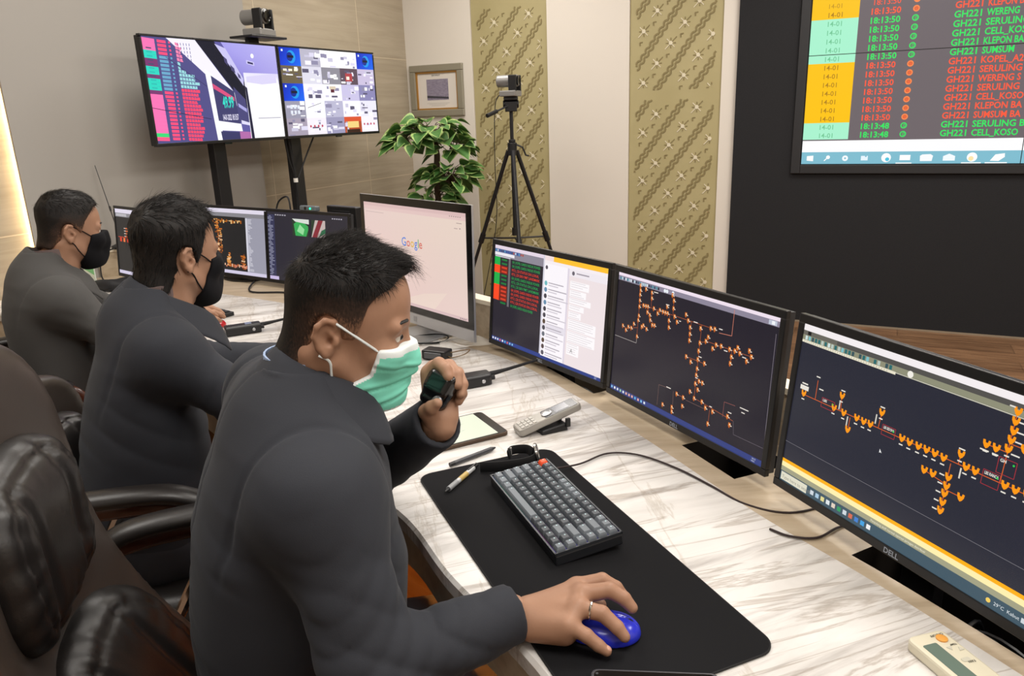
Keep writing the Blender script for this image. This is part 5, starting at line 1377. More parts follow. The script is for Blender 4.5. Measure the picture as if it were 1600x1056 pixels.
    if mask == 'green':
        def reg(P):
            x, z = P[:, 0], P[:, 2]
            xe = np.interp(z, [-.125, -.105, -.075, -.062, -.05, -.01, .0], [.012, .016, .026, .045, .064, .070, .074]).astype(f4)
            r = xe-x
            r = smax(r, z-(-.006+.10*(x-.1)), .004); r = smax(r, -.116+.25*(x-.06)-z+.0, .004)
            return r
        def mk(P):
            pl = sum(.0022*np.exp(-((P[:, 2]-z0_+k_*(.11-P[:, 0]))/.0022)**2)-.0016*np.exp(-((P[:, 2]-z0_-.006+k_*(.11-P[:, 0]))/.004)**2) for z0_, k_ in ((-.040, -.1), (-.062, .25), (-.084, .45)))*np.clip((P[:, 0]-.03)*30, 0, 1)
            f = face_fn(P)-.0055-.006*np.clip((-P[:, 2]-.03)*12, 0, 1)+pl+mz(P)*.0008
            return smax(f, reg(P), .002)
        v, F = surf(mk, (-.02, -.09, -.15), (.16, .09, .03), .0022)
        f_in = lambda c: np.where((c[:, 2] > (-.0165+.10*(c[:, 0]-.1))) | ((c[:, 0]-np.interp(c[:, 2], [-.125, -.105, -.075, -.062, -.05, -.01, .0], [.012, .016, .026, .045, .064, .070, .074])) < .005) | (c[:, 2] < -.112+.25*(c[:, 0]-.06)), 1, 0)
        idm = f_in(v[F].mean(1))
        npmesh('face_mask', [(toworld(v), F)], [MASKG, MASKW], root, matfn=lambda c: idm)
        loops = [[(.071, .060, -.013), (.045, .0715, .003), (.012, .0755, .020), (-.004, .0765, .027)], [(.018, .060, -.085), (.012, .066, -.060), (.006, .073, -.034), (-.010, .0765, -.026)]]; rad, lm = .0019, MASKW
    else:
        def reg(P):
            x, z = P[:, 0], P[:, 2]
            xe = np.interp(z, [-.12, -.09, -.06, -.03, .0], mask[1]).astype(f4)
            r = xe-x; r = smax(r, z-(.002+.16*(x-.1)), .004); r = smax(r, -.122+.55*(x-.06)*np.sign(x-.06)*0+.3*(x-.06)-z, .004)
            return r
        def mk(P):
            f = face_fn(P)-.006; f = smin(f, cone(P, (.105, 0, -.01), (.112, 0, -.07), .022, .018), .03)
            return smax(f+mz(P)*.0008, reg(P), .003)
        v, F = surf(mk, (-.02, -.09, -.15), (.17, .09, .03), .0026)
        npmesh('face_mask', [(toworld(v), F)], MASKB, root)
        loops = [[(.066, .061, -.012), (.040, .0715, .004), (.012, .0755, .019), (-.006, .0765, .027)], [(.040, .058, -.075), (.020, .068, -.052), (.006, .074, -.032), (-.009, .0765, -.024)]]; rad, lm = .0017, MASKB
    for s in (1, -1):
        for lp in loops:
            m = MB(); m.tube([Vector(q) for q in toworld(np.array(catmull([(x, s*(y+.002), z) for x, y, z in lp], 5)))], rad, 6); m.build('ear_loop', lm, root, smooth=True)
    return root
def body_pt(w, base, phi):
    """world point to body frame"""
    d = np.array(w, float)-np.array(base, float); c, s = math.cos(R(phi)), math.sin(R(phi))
    return np.array((d[0]*c+d[1]*s, -d[0]*s+d[1]*c, d[2]))

# ---- front man: body frame at the point below his head
cb_, cphi = np.array((-.265, 1.08, 0)), 22.
profC = [(.55, -.25, .04, .17), (.62, -.262, .06, .185), (.75, -.256, .068, .192), (.82, -.247, .075, .192), (.90, -.236, .060, .192), (.98, -.207, .058, .193), (1.05, -.172, .035, .165), (1.10, -.135, .0, .115), (1.135, -.098, -.0, .07)]
wrR = body_pt((-.012, .925, .782), cb_, cphi); elR = np.array((-.035, -.275, .795)); shR = np.array((-.062, -.178, .992))
# mic hand: frame along the camera axes at the hand
HO = at_y(690, 612, 1.165); HOv = np.array(HO)
def cf(u, v, w): return body_pt(HOv+(CR*u+CU*v-CF*w)*.001, cb_, cphi)
wrL = cf(0, -58, -8); elL = np.array((.06, .245, .815)); shL = np.array((-.075, .185, 1.03))
def lcl(x, y, z):   # right hand on the mouse: x towards the fingers, y thumb side
    a = R(-3.); X = np.array((math.cos(a), math.sin(a))); Y = np.array((-X[1], X[0])); w = np.array((-.004, .926, .782))
    return body_pt((w[0]+X[0]*x+Y[0]*y, w[1]+X[1]*x+Y[1]*y, w[2]+z), cb_, cphi)
handR = dict(wrist=lcl(0, 0, 0), arm=lcl(-.05, -.004, 0), mcp=[lcl(.084, .041, .022), lcl(.090, .014, .028), lcl(.084, -.013, .025), lcl(.070, -.037, .015)],
    fingers=[[lcl(.122, .046, .029), lcl(.142, .042, .019), lcl(.152, .038, .009)], [lcl(.130, .015, .034), lcl(.150, .008, .025), lcl(.161, .002, .014)], [lcl(.117, -.020, .021), lcl(.137, -.030, .006), lcl(.147, -.036, -.005)], [lcl(.094, -.045, .004), lcl(.110, -.050, -.008), lcl(.121, -.053, -.015)]],
    thumb=[lcl(.030, .024, -.004), lcl(.066, .048, -.008), lcl(.098, .050, -.010), lcl(.120, .045, -.012)], palm=[(lcl(.02, -.018, -.004), lcl(.064, -.030, .0), .020), (lcl(.02, .012, 0), lcl(.07, .02, .008), .020)])
handL = dict(wrist=wrL, arm=wrL*.72+elL*.28, mcp=[cf(-22, 30, -14), cf(-13, 37, -24), cf(-2, 33, -32), cf(8, 24, -36)],
    fingers=[[cf(-4, 46, 4), cf(8, 38, 19), cf(13, 26, 25)], [cf(12, 42, -4), cf(25, 29, 10), cf(27, 13, 17)], [cf(25, 30, -12), cf(34, 12, 0), cf(32, -3, 7)], [cf(27, 14, -20), cf(33, -4, -10), cf(28, -16, -3)]],
    thumb=[cf(-14, -44, -2), cf(-24, -32, 10), cf(-14, -24, 24), cf(-4, -16, 33)], palm=[(cf(-12, -36, -10), cf(-18, 14, -20), .016), (cf(8, -38, -12), cf(8, 8, -30), .016)])
colC = [((0.064, 0.032, 1.030), (0.085, 0.060, 0.934)), ((0.051, 0.051, 1.060), (0.075, 0.100, 0.984)), ((0.021, 0.066, 1.109), (0.030, 0.125, 1.049)), ((-0.029, 0.067, 1.131), (-0.050, 0.125, 1.089)), ((-0.069, 0.042, 1.156), (-0.115, 0.080, 1.109)), ((-0.082, 0.000, 1.166), (-0.133, 0.000, 1.112)), ((-0.069, -0.042, 1.156), (-0.115, -0.080, 1.109)), ((-0.029, -0.067, 1.131), (-0.050, -0.130, 1.079)), ((0.021, -0.067, 1.114), (0.030, -0.130, 1.034)), ((0.048, -0.057, 1.070), (0.058, -0.100, 1.019))]
manC = person('man in charcoal jacket and green mask holding a black microphone, nearest the viewer', cb_, cphi, (0.0, 0, 1.185), -13., 14., profC,
    [(shR, elR, wrR+np.array((.0, 0, .008)), (.068, .058, .042)), (shL, elL, cf(-5, -50, -9), (.072, .058, .047))], [hand_geo(handR), hand_geo(handL)], 3, SUIT, 'green',
    dict(style='quiff', thick=(.0035, .009), quiff=.004, line=[(-.2, -.075), (-.05, -.072), (-.028, -.03), (-.01, .02), (.018, .0), (.034, .0), (.046, .045), (.060, .07), (.078, .088), (.11, .10)], n=5600, len=(.008, .020), rad=.0006, lift=.42, curl=.25, fade=(.020, .080, .10), flow=(.6, .15, .3), tuft=(.058, .112, (1., .15, .25), 300, .038, .42, .45)),
    (-.12, 0, .535), (.28, .12, .50), (.26, .12, .03), shirt=(.0, 0, -.002, .074), detail=1.0, collar=colC)
# ---- middle man
bB, bphi = np.array((-.745, 1.712, 0)), 28.
profB = [(.52, -.27, .0, .17), (.62, -.292, .0, .188), (.71, -.288, -.005, .19), (.80, -.272, -.005, .19), (.90, -.245, -.012, .185), (.98, -.215, -.008, .185), (1.05, -.178, -.02, .155), (1.10, -.148, -.04, .11), (1.14, -.122, -.03, .07)]
colB = [((.045, .03, 1.03), (.06, .055, .95)), ((.03, .05, 1.06), (.05, .10, 1.0)), ((-.01, .066, 1.09), (.0, .125, 1.05)), ((-.06, .070, 1.125), (-.075, .125, 1.085)), ((-.10, .045, 1.15), (-.14, .08, 1.105)), ((-.112, 0, 1.16), (-.158, 0, 1.108)), ((-.10, -.045, 1.15), (-.14, -.08, 1.105)), ((-.06, -.070, 1.125), (-.075, -.13, 1.075)), ((-.01, -.066, 1.095), (.0, -.13, 1.035)), ((.03, -.05, 1.07), (.055, -.105, .99)), ((.05, -.03, 1.04), (.07, -.065, .95))]
shR = np.array((-.065, -.165, 1.005)); elR = np.array((.075, -.225, .875)); wrR = np.array((.25, -.06, .80))
shL = np.array((-.11, .175, 1.02)); elL = np.array((.03, .37, .825)); wrL = np.array((.29, .36, .797))
def simple_hand(w, ax, side, drop=.0):
    """relaxed hand lying palm down: w wrist, ax direction in the body frame, side +1 when the thumb is on the left"""
    X = np.array((math.cos(R(ax)), math.sin(R(ax)), 0)); Y = np.array((-X[1], X[0], 0))*side; w = np.array(w, float)
    def l(x, y, z): return w+X*x+Y*y+np.array((0, 0, z))
    return hand_geo(dict(wrist=l(0, 0, 0), arm=l(-.05, 0, 0), mcp=[l(.086, .030, .016), l(.090, .008, .021), l(.083, -.014, .018), l(.070, -.033, .010)],
        fingers=[[l(.122, .033, .022), l(.142, .030, .010), l(.152, .027, .0)], [l(.130, .009, .026), l(.152, .005, .013), l(.163, .002, .002)], [l(.119, -.017, .020), l(.140, -.023, .007), l(.150, -.026, -.003)], [l(.096, -.040, .010), l(.113, -.045, -.001), l(.123, -.047, -.008)]],
        thumb=[l(.03, .024, -.002), l(.066, .050, -.006), l(.094, .056, -.010), l(.112, .054, -.012)]))
manB = person('man with thick black hair, black mask and charcoal jacket, seated in the middle', bB, bphi, (-.028, .012, 1.186), 30., 5., profB,
    [(shR, elR, wrR, (.060, .058, .044)), (shL, elL, wrL, (.060, .056, .044))], [simple_hand(wrR+np.array((.01, 0, -.006)), 45, 1), simple_hand(wrL+np.array((.01, 0, -.006)), -10, -1)], 7, SUIT, ('black', [.024, .034, .046, .058, .066]),
    dict(style='full', thick=(.008, .012), quiff=.003, line=[(-.2, -.082), (-.05, -.080), (-.028, -.045), (-.012, .0), (.014, .0), (.024, -.01), (.033, .03), (.046, .062), (.066, .086), (.11, .096)], n=5200, len=(.020, .030), rad=.0008, lift=.16, curl=.3, flow=(.9, -.4, -.1), tuft=(.05, .10, (.7, .0, .35), 200, .035, .4, .3)),
    (-.15, 0, .535), (.27, .12, .50), (.26, .12, .03), shirt=(-.012, 0, -.004, .075), detail=.8, collar=colB)
m = MB(); m.loft([[(-.02+a, -.196, b) for a, b in ((0, .70), (.022, .706), (.03, .73), (.012, .742), (-.004, .725))], [(-.02+a, -.200, b) for a, b in ((0, .70), (.022, .706), (.03, .73), (.012, .742), (-.004, .725))]]); m.build('pocket_tag', mat('tag_yellow', '#c9b31e', .5), manB)
# ---- far man
bA, aphi = np.array((-1.415, 2.44, 0)), 32.
profA = [(.52, -.20, .02, .16), (.62, -.215, .03, .18), (.72, -.222, .04, .185), (.81, -.226, .048, .185), (.90, -.226, .048, .185), (.96, -.215, .040, .185), (1.02, -.192, .018, .155), (1.07, -.165, -.02, .11), (1.11, -.135, -.02, .07)]
colA = [((a, b, c-.032), (d, e, f-.032)) for (a, b, c), (d, e, f) in colB]
colA = [((a-.008, b, c), (d-.008, e, f)) for (a, b, c), (d, e, f) in colA]
shR = np.array((-.05, -.165, .962)); elR = np.array((.085, -.235, .825)); wrR = body_pt((-1.155, 2.635, .796), bA, aphi)
shL = np.array((-.10, .17, .985)); elL = np.array((.10, .26, .82)); wrL = np.array((.30, .14, .80))
handA_ax = 18.
manA = person('man with short black hair, black mask and grey jacket, seated farthest away', bA, aphi, (-.012, .010, 1.158), 14., 7., profA,
    [(shR, elR, wrR-np.array((.035, -.01, -.002)), (.058, .056, .042)), (shL, elL, wrL, (.058, .056, .042))], [simple_hand(wrR-np.array((.03, -.0, .004)), handA_ax, 1), simple_hand(wrL, -30, -1)], 11, SUIT2, ('black', [.020, .034, .046, .056, .062]),
    dict(style='full', thick=(.006, .009), quiff=.002, line=[(-.2, -.048), (-.05, -.048), (-.028, -.025), (-.012, .02), (.016, .02), (.030, .0), (.042, .045), (.056, .065), (.078, .085), (.11, .095)], n=3200, len=(.010, .016), rad=.0008, lift=.3, curl=.3, flow=(.9, -.2, .0), fade=(.0, .075, .05)),
    (-.10, 0, .535), (.30, .12, .50), (.28, .12, .03), shirt=(-.012, 0, -.004, .078), detail=.75, collar=colA)
# ------------------------------------------------------------------ office chairs
LEATH = mat('black_leather', '#1d1a19', .38, spec=.5, bump=(260, .22, .0009, (1, 1, 1)))
LEATHB = mat('chair_shell_leather_sheen', '#3a322d', .36, spec=.5, bump=(320, .12, .0006, (1, 1, 1)))  # black leather as well; its brownish sheen is put into the base colour
WOODT = mat('dark_wood_trim', '#3a1c12', .25, spec=.6, noise=(6, '#50281a', (1, 12, 12)))
def chair_meshes():
    z0, x0, rec = .46, -.275, R(4)
    up = np.array((-math.sin(rec), 0, math.cos(rec)), f4); nf = np.array((math.cos(rec), 0, math.sin(rec)), f4)
    nz = Noise(77, 8, 42.); nz2 = Noise(78, 7, 16.)
    def bk(P):      # s lateral, t along the back, n in front of it (with the wings curving forwards)
        q = P-np.array((x0, 0, z0), f4); t = q @ up; s = q[:, 1]; n = q @ nf
        return s, t, n-.06*(s/.24)**2-.16*np.clip((.42-t)/.42, 0, 1)**1.7
    def shell(P):
        s, t, n = bk(P)
        w = np.interp(t, [-.05, .08, .30, .50, .64, .84], [.22, .245, .240, .232, .226, .21])
        a = (np.abs(s)/w)**3.2+np.clip((t-.46)/.285, 0, 9)**4.0+np.clip((.10-t)/.15, 0, 9)**3
        e = (a**(1/3.)-1)*.17
        return smax(smax(e, np.abs(n)-.032, .045), e-.02, .01).astype(f4)
    def pillow(t0, t1, hw, th):
        def fn(P):
            s, t, n = bk(P); c = (t0+t1)/2; h = (t1-t0)/2
            a = ((np.abs(s)/hw)**3.4+(np.abs(t-c)/h)**3.4)**(1/3.4)
            edge = np.clip((a-.45)/.5, 0, 1)
            ang = np.arctan2((t-c)/h, s/hw)
            puck = .0045*(.55-np.abs(np.sin(ang*9+nz2(P)*1.4)))*edge*(a < 1.1)
            vert = .010*np.exp(-((np.abs(s)-.075)/.014)**2)*(1-edge*.5)
            seam = .006*np.exp(-((a-.80)/.03)**2)
            d = np.sqrt(np.maximum(a-.001, 0))
            body = np.abs(n-.035)-th*np.sqrt(np.clip(1.02-a**3, 0.0, 1))
            return smax((a-1)*.12, body+puck+vert+seam+nz(P)*.0016, .02).astype(f4)
        return fn
    out = {}
    v, F = surf(shell, (-.62, -.32, .40), (.10, .32, 1.38), .010); out['backrest'] = (relax(v, F, 2), F)
    for nm, a in (('head_pillow', (.325, .59, .165, .060)), ('lumbar_pillow', (.01, .295, .19, .058))):
        v, F = surf(pillow(*a), (-.60, -.28, .42), (.15, .28, 1.25), .0062); out[nm] = (relax(v, F, 1), F)
    def seat(P):
        d = rbox(P, (.03, 0, .415), (.27, .255, .058), .052)
        return d+nz(P)*.001-.012*np.exp(-((P[:, 0]-.05)/.18)**2-(P[:, 1]/.2)**2)
    v, F = surf(seat, (-.30, -.30, .36), (.36, .30, .55), .011); out['seat'] = (relax(v, F, 1), F)
    return out
CM = chair_meshes()
def make_chair(label, base, phi, grp='executive office chairs'):
    o = thing('office_chair', label, 'chair', base, R(phi), grp)
    npmesh('seat', [CM['seat']], LEATH, o)
    b = npmesh('backrest', [CM['backrest']], LEATHB, o)
    npmesh('head_pillow', [CM['head_pillow']], LEATH, b); npmesh('lumbar_pillow', [CM['lumbar_pillow']], LEATH, b)
    for s in (1, -1):
        y = s*.285
        ctr = catmull([(-.25, y*.93, .60), (-.27, y, .685), (-.22, y*1.02, .73), (-.08, y*1.04, .742), (.06, y*1.03, .735), (.13, y, .69), (.14, y*.98, .56), (.10, y*.9, .40)], 7)
        m = MB(); m.tube([Vector(q) for q in ctr], .024, 12, flat=.62, up=(0, 1, 0)); ar = m.build('armrest', WOODT, o, smooth=True)
        m = MB(); pad = catmull([(-.26, y*1.01, .725), (-.19, y*1.03, .756), (-.06, y*1.04, .765), (.05, y*1.03, .758), (.115, y*1.01, .73)], 7)
        m.tube([Vector(q) for q in pad], [.022]+[.031]*(len(pad)-2)+[.022], 14, flat=.6, up=(0, 0, 1)); m.build('arm_pad', LEATH, ar, smooth=True)
        m = MB(); m.tube([Vector((q[0], q[1]-.0005, q[2]-.024)) for q in pad[2:-2]], .0028, 6); m.build('arm_trim', mat('copper_trim', '#b07a58', .3, metal=.6), ar, smooth=True)
        m = MB(); m.tube([(-.10, y*.9, .40), (-.14, y*.97, .56), (-.05, y, .72)], .012, 8); m.build('arm_brace', CHROME, ar, smooth=True)
    m = MB(); m.cyl((0, 0, .12), (0, 0, .30), .03, n=16); m.cyl((0, 0, .28), (0, 0, .36), .018, n=16); m.build('gas_column', BLKM, o)
    m = MB(); m.box((.02, 0, .345), (.26, .18, .04)); m.cyl((.02, -.09, .345), (.02, -.25, .35), .007, n=8); m.build('tilt_mechanism', BLKM, o, bevel=.004)
    for k in range(5):
        a = 2*PI*k/5+.3; d = Vector((math.cos(a), math.sin(a), 0))
        m = MB(); m.tube([Vector((0, 0, .115))+d*.02, Vector((0, 0, .105))+d*.17, Vector((0, 0, .075))+d*.315], [.030, .024, .017], 10, flat=.8); lg = m.build('leg', CHROME, o, smooth=True)
        m = MB(); c = d*.31; u = Vector((-d.y, d.x, 0))
        for q in (-1, 1): m.cyl(c+u*q*.006+Vector((0, 0, .029)), c+u*q*.024+Vector((0, 0, .029)), .028, n=14)
        m.cyl(c+Vector((0, 0, .03)), c+Vector((0, 0, .075)), .007, n=8); m.build('caster', BLK, lg)
    return o
def dup(root, loc, rz, label):
    r = root.copy(); COL.objects.link(r); r.location = loc; r.rotation_euler = (0, 0, rz); r['label'] = label
    for ch in list(root.children):
        c = ch.copy(); COL.objects.link(c); c.parent = r
        if 'backrest' in ch.name: c.scale = (1, 1, .62); c.location = (0, 0, .46*.38)      # these two have low backs
        for g in ch.children:
            d = g.copy(); COL.objects.link(d); d.parent = c
    return r
chC = make_chair('black padded leather office chair in the left foreground behind the masked man with the microphone', (-.45, 1.03, 0), 17)
chC['label'] = 'tall wrinkled black leather office chair at the left front, nearest the viewer'
dup(chC, (-.82, 1.665, 0), R(12), 'dark leather office chair under the middle man, its armrest below his jacket')
dup(chC, (-1.545, 2.36, 0), R(24), 'dark leather office chair under the farthest man at left')
# ------------------------------------------------------------------ things on the desk
DT = DZ+.0005
def flat_M(o, heading, tilt=0., roll=0.):
    return Matrix.Translation(Vector(o)) @ Matrix.Rotation(R(heading), 4, 'Z') @ Matrix.Rotation(R(tilt), 4, 'Y') @ Matrix.Rotation(R(roll), 4, 'X')
# mouse pad
tl, hd = Vector((-.208, 1.440, 0)), -67.5
pad_l, pad_w = .735, .305
d = Vector((math.cos(R(hd)), math.sin(R(hd)), 0)); u = Vector((-d.y, d.x, 0))
c = tl+d*pad_l/2+u*pad_w/2
o = thing('desk_mat', 'large black rounded mouse mat under the keyboard and the blue mouse', 'mouse mat', M=flat_M((c.x, c.y, DT), hd))
m = MB(); m.prism(rrect(pad_l, pad_w, .03, 8), 0, .003); m.build('mat_surface', mat('black_cloth', '#161618', .9, spec=.15, bump=(900, .2, .0004, (1, 1, 1))), o, bevel=.001)
m = MB(); rr = rrect(pad_l, pad_w, .03, 8); m.tube([(x, y, .0018) for x, y in rr], .0016, 6, closed=True); m.build('stitched_edge', mat('black_thread', '#0e0e10', .8), o, smooth=True)
PT = DT+.0032
# keyboard
kc = Vector((.063, 1.262, PT)); kh = -69.
kb = thing('keyboard', 'compact grey mechanical keyboard with one orange key on the black mat', 'keyboard', M=flat_M(kc, kh, 0, 5.0))
KL, KW = .315, .127
m = MB(); m.box((0, 0, .0135), (KL, KW, .021)); m.build('case', mat('keyboard_case', '#232529', .4), kb, bevel=.003)
m = MB()
for a, b in (((0, KW/2-.0015, .0262), (KL, .003, .005)), ((0, -KW/2+.0015, .0262), (KL, .003, .005)), ((KL/2-.0015, 0, .0262), (.003, KW, .005)), ((-KL/2+.0015, 0, .0262), (.003, KW, .005))): m.box(a, b)
m.build('rim', mat('keyboard_rim', '#3b3e43', .35, metal=.3), kb)
s = Screen(KL-.007, KW-.007)
cols_ = ['#1a3a8a', '#147a5a', '#0f6a4a', '#1a6a5a', '#4a3a7a', '#7a2a6a', '#3a3aa0']
for i in range(6):
    x0, x1 = s.W*i/6, s.W*(i+1)/6; s.poly([(x0, 0), (x1, 0), (x1, s.H), (x0, s.H)], [cols_[i], cols_[i+1], cols_[i+1], cols_[i]])
so_ = s.build('backlight', kb, (-(KL-.007)/2, -(KW-.007)/2, .0246), .55); so_.rotation_euler = (R(-90), 0, 0)
K1 = mat('keycap_dark', '#4b5056', .5); K2 = mat('keycap_light', '#6d747b', .5); K3 = mat('keycap_orange', '#f0552a', .45); LEG = mat('key_legend', '#9fb0b6', .5, emit=('#a8d0d0', .35))
rows_ = [[1]*16, [1]*13+[2, 1], [1.5]+[1]*12+[1.5, 1], [1.75]+[1]*11+[2.25, 1], [2.25]+[1]*10+[1.75, 1, 1], [1.25, 1.25, 1.25, 6.25]+[1]*6]
U = (KL-.008)/16; VR = (KW-.009)/6
_km = {}
def keymesh(w, mt):
    if (w, mt.name) in _km: return _km[(w, mt.name)]
    m = MB(); a, b = w*U/2-.0008, VR/2-.0008
    m.loft([[(sx*(a-i), sy*(b-i*1.2)+j, z) for sx, sy in ((-1, -1), (1, -1), (1, 1), (-1, 1))] for i, z, j in ((0, 0, 0), (.0012, .005, .0002), (.0028, .0085, .0006))], mi=0)
    t = min(a*.35, .002); m.quad((-a+.004, .0005, .00862), (-a+.004+t*1.6, .0005, .00862), (-a+.004+t*1.6, .0028, .00862), (-a+.004, .0028, .00862), 1)
    o_ = m.build('key', [mt, LEG], None, bevel=.0006); _km[(w, mt.name)] = o_
    return o_
first = {}
for r_, row in enumerate(rows_):
    x = -KL/2+.004
    for k_, w_ in enumerate(row):
        mt = K3 if (r_ == 0 and k_ == 0) else (K2 if (w_ != 1 and w_ < 6) or (r_ == 0 and 5 <= k_ <= 8) or k_ == len(row)-1 or (r_ == 0 and k_ > 12) or w_ > 6 else K1)
        kk = (w_, mt.name)
        if kk in first: ob = first[kk].copy(); COL.objects.link(ob)
        else: ob = keymesh(w_, mt); first[kk] = ob
        ob.parent = kb; ob.location = (x+w_*U/2, KW/2-.0045-VR*(r_+.5), .0255)
        if mt is K3: ob['label'] = 'orange corner key'
        x += w_*U
m = MB()
for sx in (-1, 1): m.box((sx*.11, .045, .003), (.03, .012, .008))
m.build('rear_foot', RUBB, kb)
# cable of the keyboard
m = MB(); p0 = kb.matrix_world @ Vector((-KL/2+.02, KW/2+.002, .012))
m.tube([Vector(q) for q in catmull([p0, (.135, 1.462, .757), (.20, 1.512, .755), (.268, 1.500, .754), (.335, 1.43, .754), (.385, 1.352, .753), (.43, 1.28, .751), (.50, 1.24, .752), (.60, 1.27, .752)], 7)], .0021, 8)
tag(m.build('keyboard_cable', mat('cable_brown', '#2a1c1c', .6), smooth=True), 'thin dark cable running from the keyboard across the marble', 'cable')
m = MB(); m.tube([Vector(q) for q in catmull([(.445, 1.185, .753), (.471, 1.158, .754), (.515, 1.15, .754), (.56, 1.178, .754), (.60, 1.20, .752), (.66, 1.25, .752)], 7)], .0022, 8)
tag(m.build('monitor_lead', mat('cable_brown', '#2a1c1c', .6), smooth=True), 'short dark cable on the wood ledge under the nearest monitor', 'cable')
# blue mouse
a = -3.; mc = Vector((-.004, .926, 0))+Vector((math.cos(R(a)), math.sin(R(a)), 0))*.122+Vector((0, -.002, 0))
mo = thing('mouse', 'blue computer mouse under the right hand of the man with the microphone', 'mouse', M=flat_M((mc.x, mc.y, PT), a))
MBL = mat('blue_gloss', '#2a34c8', .25, coat=.5)
def mouse_fn(P):
    d = smin(ell(P, (-.004, 0, .005), (.048, .029, .027)), ell(P, (.016, 0, .005), (.033, .027, .020)), .02)
    d = smax(d, -P[:, 2]+.0012, .002)
    return d+.0012*np.exp(-(P[:, 1]/.0012)**2)*(P[:, 0] > .005)
v, F = surf(mouse_fn, (-.065, -.04, -.004), (.065, .04, .045), .0021); npmesh('shell', [(v, F)], MBL, mo)
m = MB(); m.lathe([(.0095, -.0035), (.011, 0), (.0095, .0035)], (.032, 0, .0165), 16, Matrix.Rotation(R(90), 3, 'X')); m.build('scroll_wheel', RUBB, mo, smooth=True)
# ring on the hand
def ring_on(root, p, q, rad, frac=.5):
    p, q = Vector(p), Vector(q); ax = (q-p).normalized(); c = p.lerp(q, frac)
    m = MB(); a1 = ax.orthogonal().normalized(); a2 = ax.cross(a1)
    m.tube([c+a1*(rad*math.cos(t))+a2*(rad*math.sin(t)) for t in [2*PI*k/24 for k in range(24)]], .0019, 8, closed=True)
    return m.build('ring', mat('ring_silver', '#e4e0d6', .15, metal=1.), root, smooth=True)
ring_on(manC, handR['mcp'][2], handR['fingers'][2][0], .0122, .52)
def nails(root, fingers, upv, n=(0, 1, 2, 3), r=.0078):
    for i in n:
        a, b = np.array(fingers[i][-2], float), np.array(fingers[i][-1], float); ax = b-a; ax /= np.linalg.norm(ax); upn = np.array(upv, float); upn = upn-ax*(upn @ ax); upn /= np.linalg.norm(upn); sd = np.cross(ax, upn)
        c = b-ax*.001+upn*(r*.55); M3 = Matrix((ax, sd, upn)).transposed()
        m = MB(); m.ellipsoid(Vector(c), (.0065, .0052, .0036), M3, 12, 8); m.build('fingernail', LIP, root, smooth=True)
nails(manC, handR['fingers'], (.25, 0, 1))
camv = cf(0, 0, 1)-cf(0, 0, 0); camv = camv/np.linalg.norm(camv)
nails(manC, handL['fingers'], camv+np.array((.3, .0, .2)), (0, 1, 2)); nails(manC, [handL['thumb']], camv, (0,), .0085)
# hand microphone held by the front man
Mc = Matrix(((CR[0], CU[0], -CF[0]), (CR[1], CU[1], -CF[1]), (CR[2], CU[2], -CF[2])))
mp = HO+Vector((CR*-4+CU*3-CF*4)*.001)
Mm = Matrix.Translation(mp) @ Mc.to_4x4() @ Matrix.Rotation(R(-28), 4, 'Z') @ Matrix.Rotation(R(-30), 4, 'Y')
mi = thing('microphone', 'black hand microphone held up before the green mask', 'microphone', M=Mm)
def mic_fn(P): return smin(rbox(P, (0, 0, 0), (.024, .032, .016), .013), rbox(P, (0, .012, .004), (.026, .022, .015), .013), .01)
v, F = surf(mic_fn, (-.04, -.05, -.03), (.04, .05, .035), .0021); npmesh('housing', [(v, F)], mat('mic_black', '#0c0c0e', .22, coat=.4), mi)
m = MB(); m.lathe([(.010, 0), (.010, .003), (.0075, .005)], (.018, -.016, .0155), 18); m.build('knob', mat('knob_grey', '#6e6f72', .3, metal=.6), mi, smooth=True)
m = MB()
for i in range(4): m.box((-.008, .012-.005*i, .0195), (.018, .0016, .001))
m.build('grille', BLKG, mi)
# two-way radios
def radio(label, base, heading, ant, lcd=True):
    o = thing('two_way_radio', label, 'radio', M=flat_M(base, heading))
    m = MB(); m.loft([[(x, y*w, z) for y, z in ((-.026, .002), (-.020, 0), (.020, 0), (.026, .002), (.026, .028), (.018, .034), (-.018, .034), (-.026, .028))] for x, w in ((-.06, .92), (-.055, 1), (.03, 1), (.055, .95), (.062, .85))]); m.build('body', BLK, o, bevel=.003)
    m = MB(); m.tube([Vector(q) for q in ((.055, .012, .018), (.075, .012, .020), (.12, .012, .024), (.12+ant*.5, .012, .030), (.12+ant, .012, .036))], [.0085, .0075, .005, .0042, .0036], 10); m.build('antenna', RUBB, o, smooth=True)
    m = MB(); m.cyl((.058, -.014, .018), (.072, -.014, .018), .007, n=12); m.build('volume_knob', RUBB, o)
    m = MB()
    for i in range(3): m.box((-.05+.006*i, 0, .0345), (.002, .03, .001))
    m.build('grille', DARKG, o)
    if lcd: m = MB(); m.box((.02, 0, .0346), (.022, .028, .0012)); m.build('display', mat('radio_lcd', '#7d86a0', .2), o)
    m = MB(); m.lathe([(.006, 0), (.005, .002)], (.035, -.0265, .015), 10, Matrix.Rotation(R(90), 3, 'X')); m.build('side_screw', SILV, o)
    return o
radio('black two-way radio lying on the desk beyond the masked man with the microphone', (-.125, 1.985, DT), 24, .10, False)
radio('black two-way radio with a small grey display lying beside the red mouse', (-.965, 2.62, DT), 27, .115)
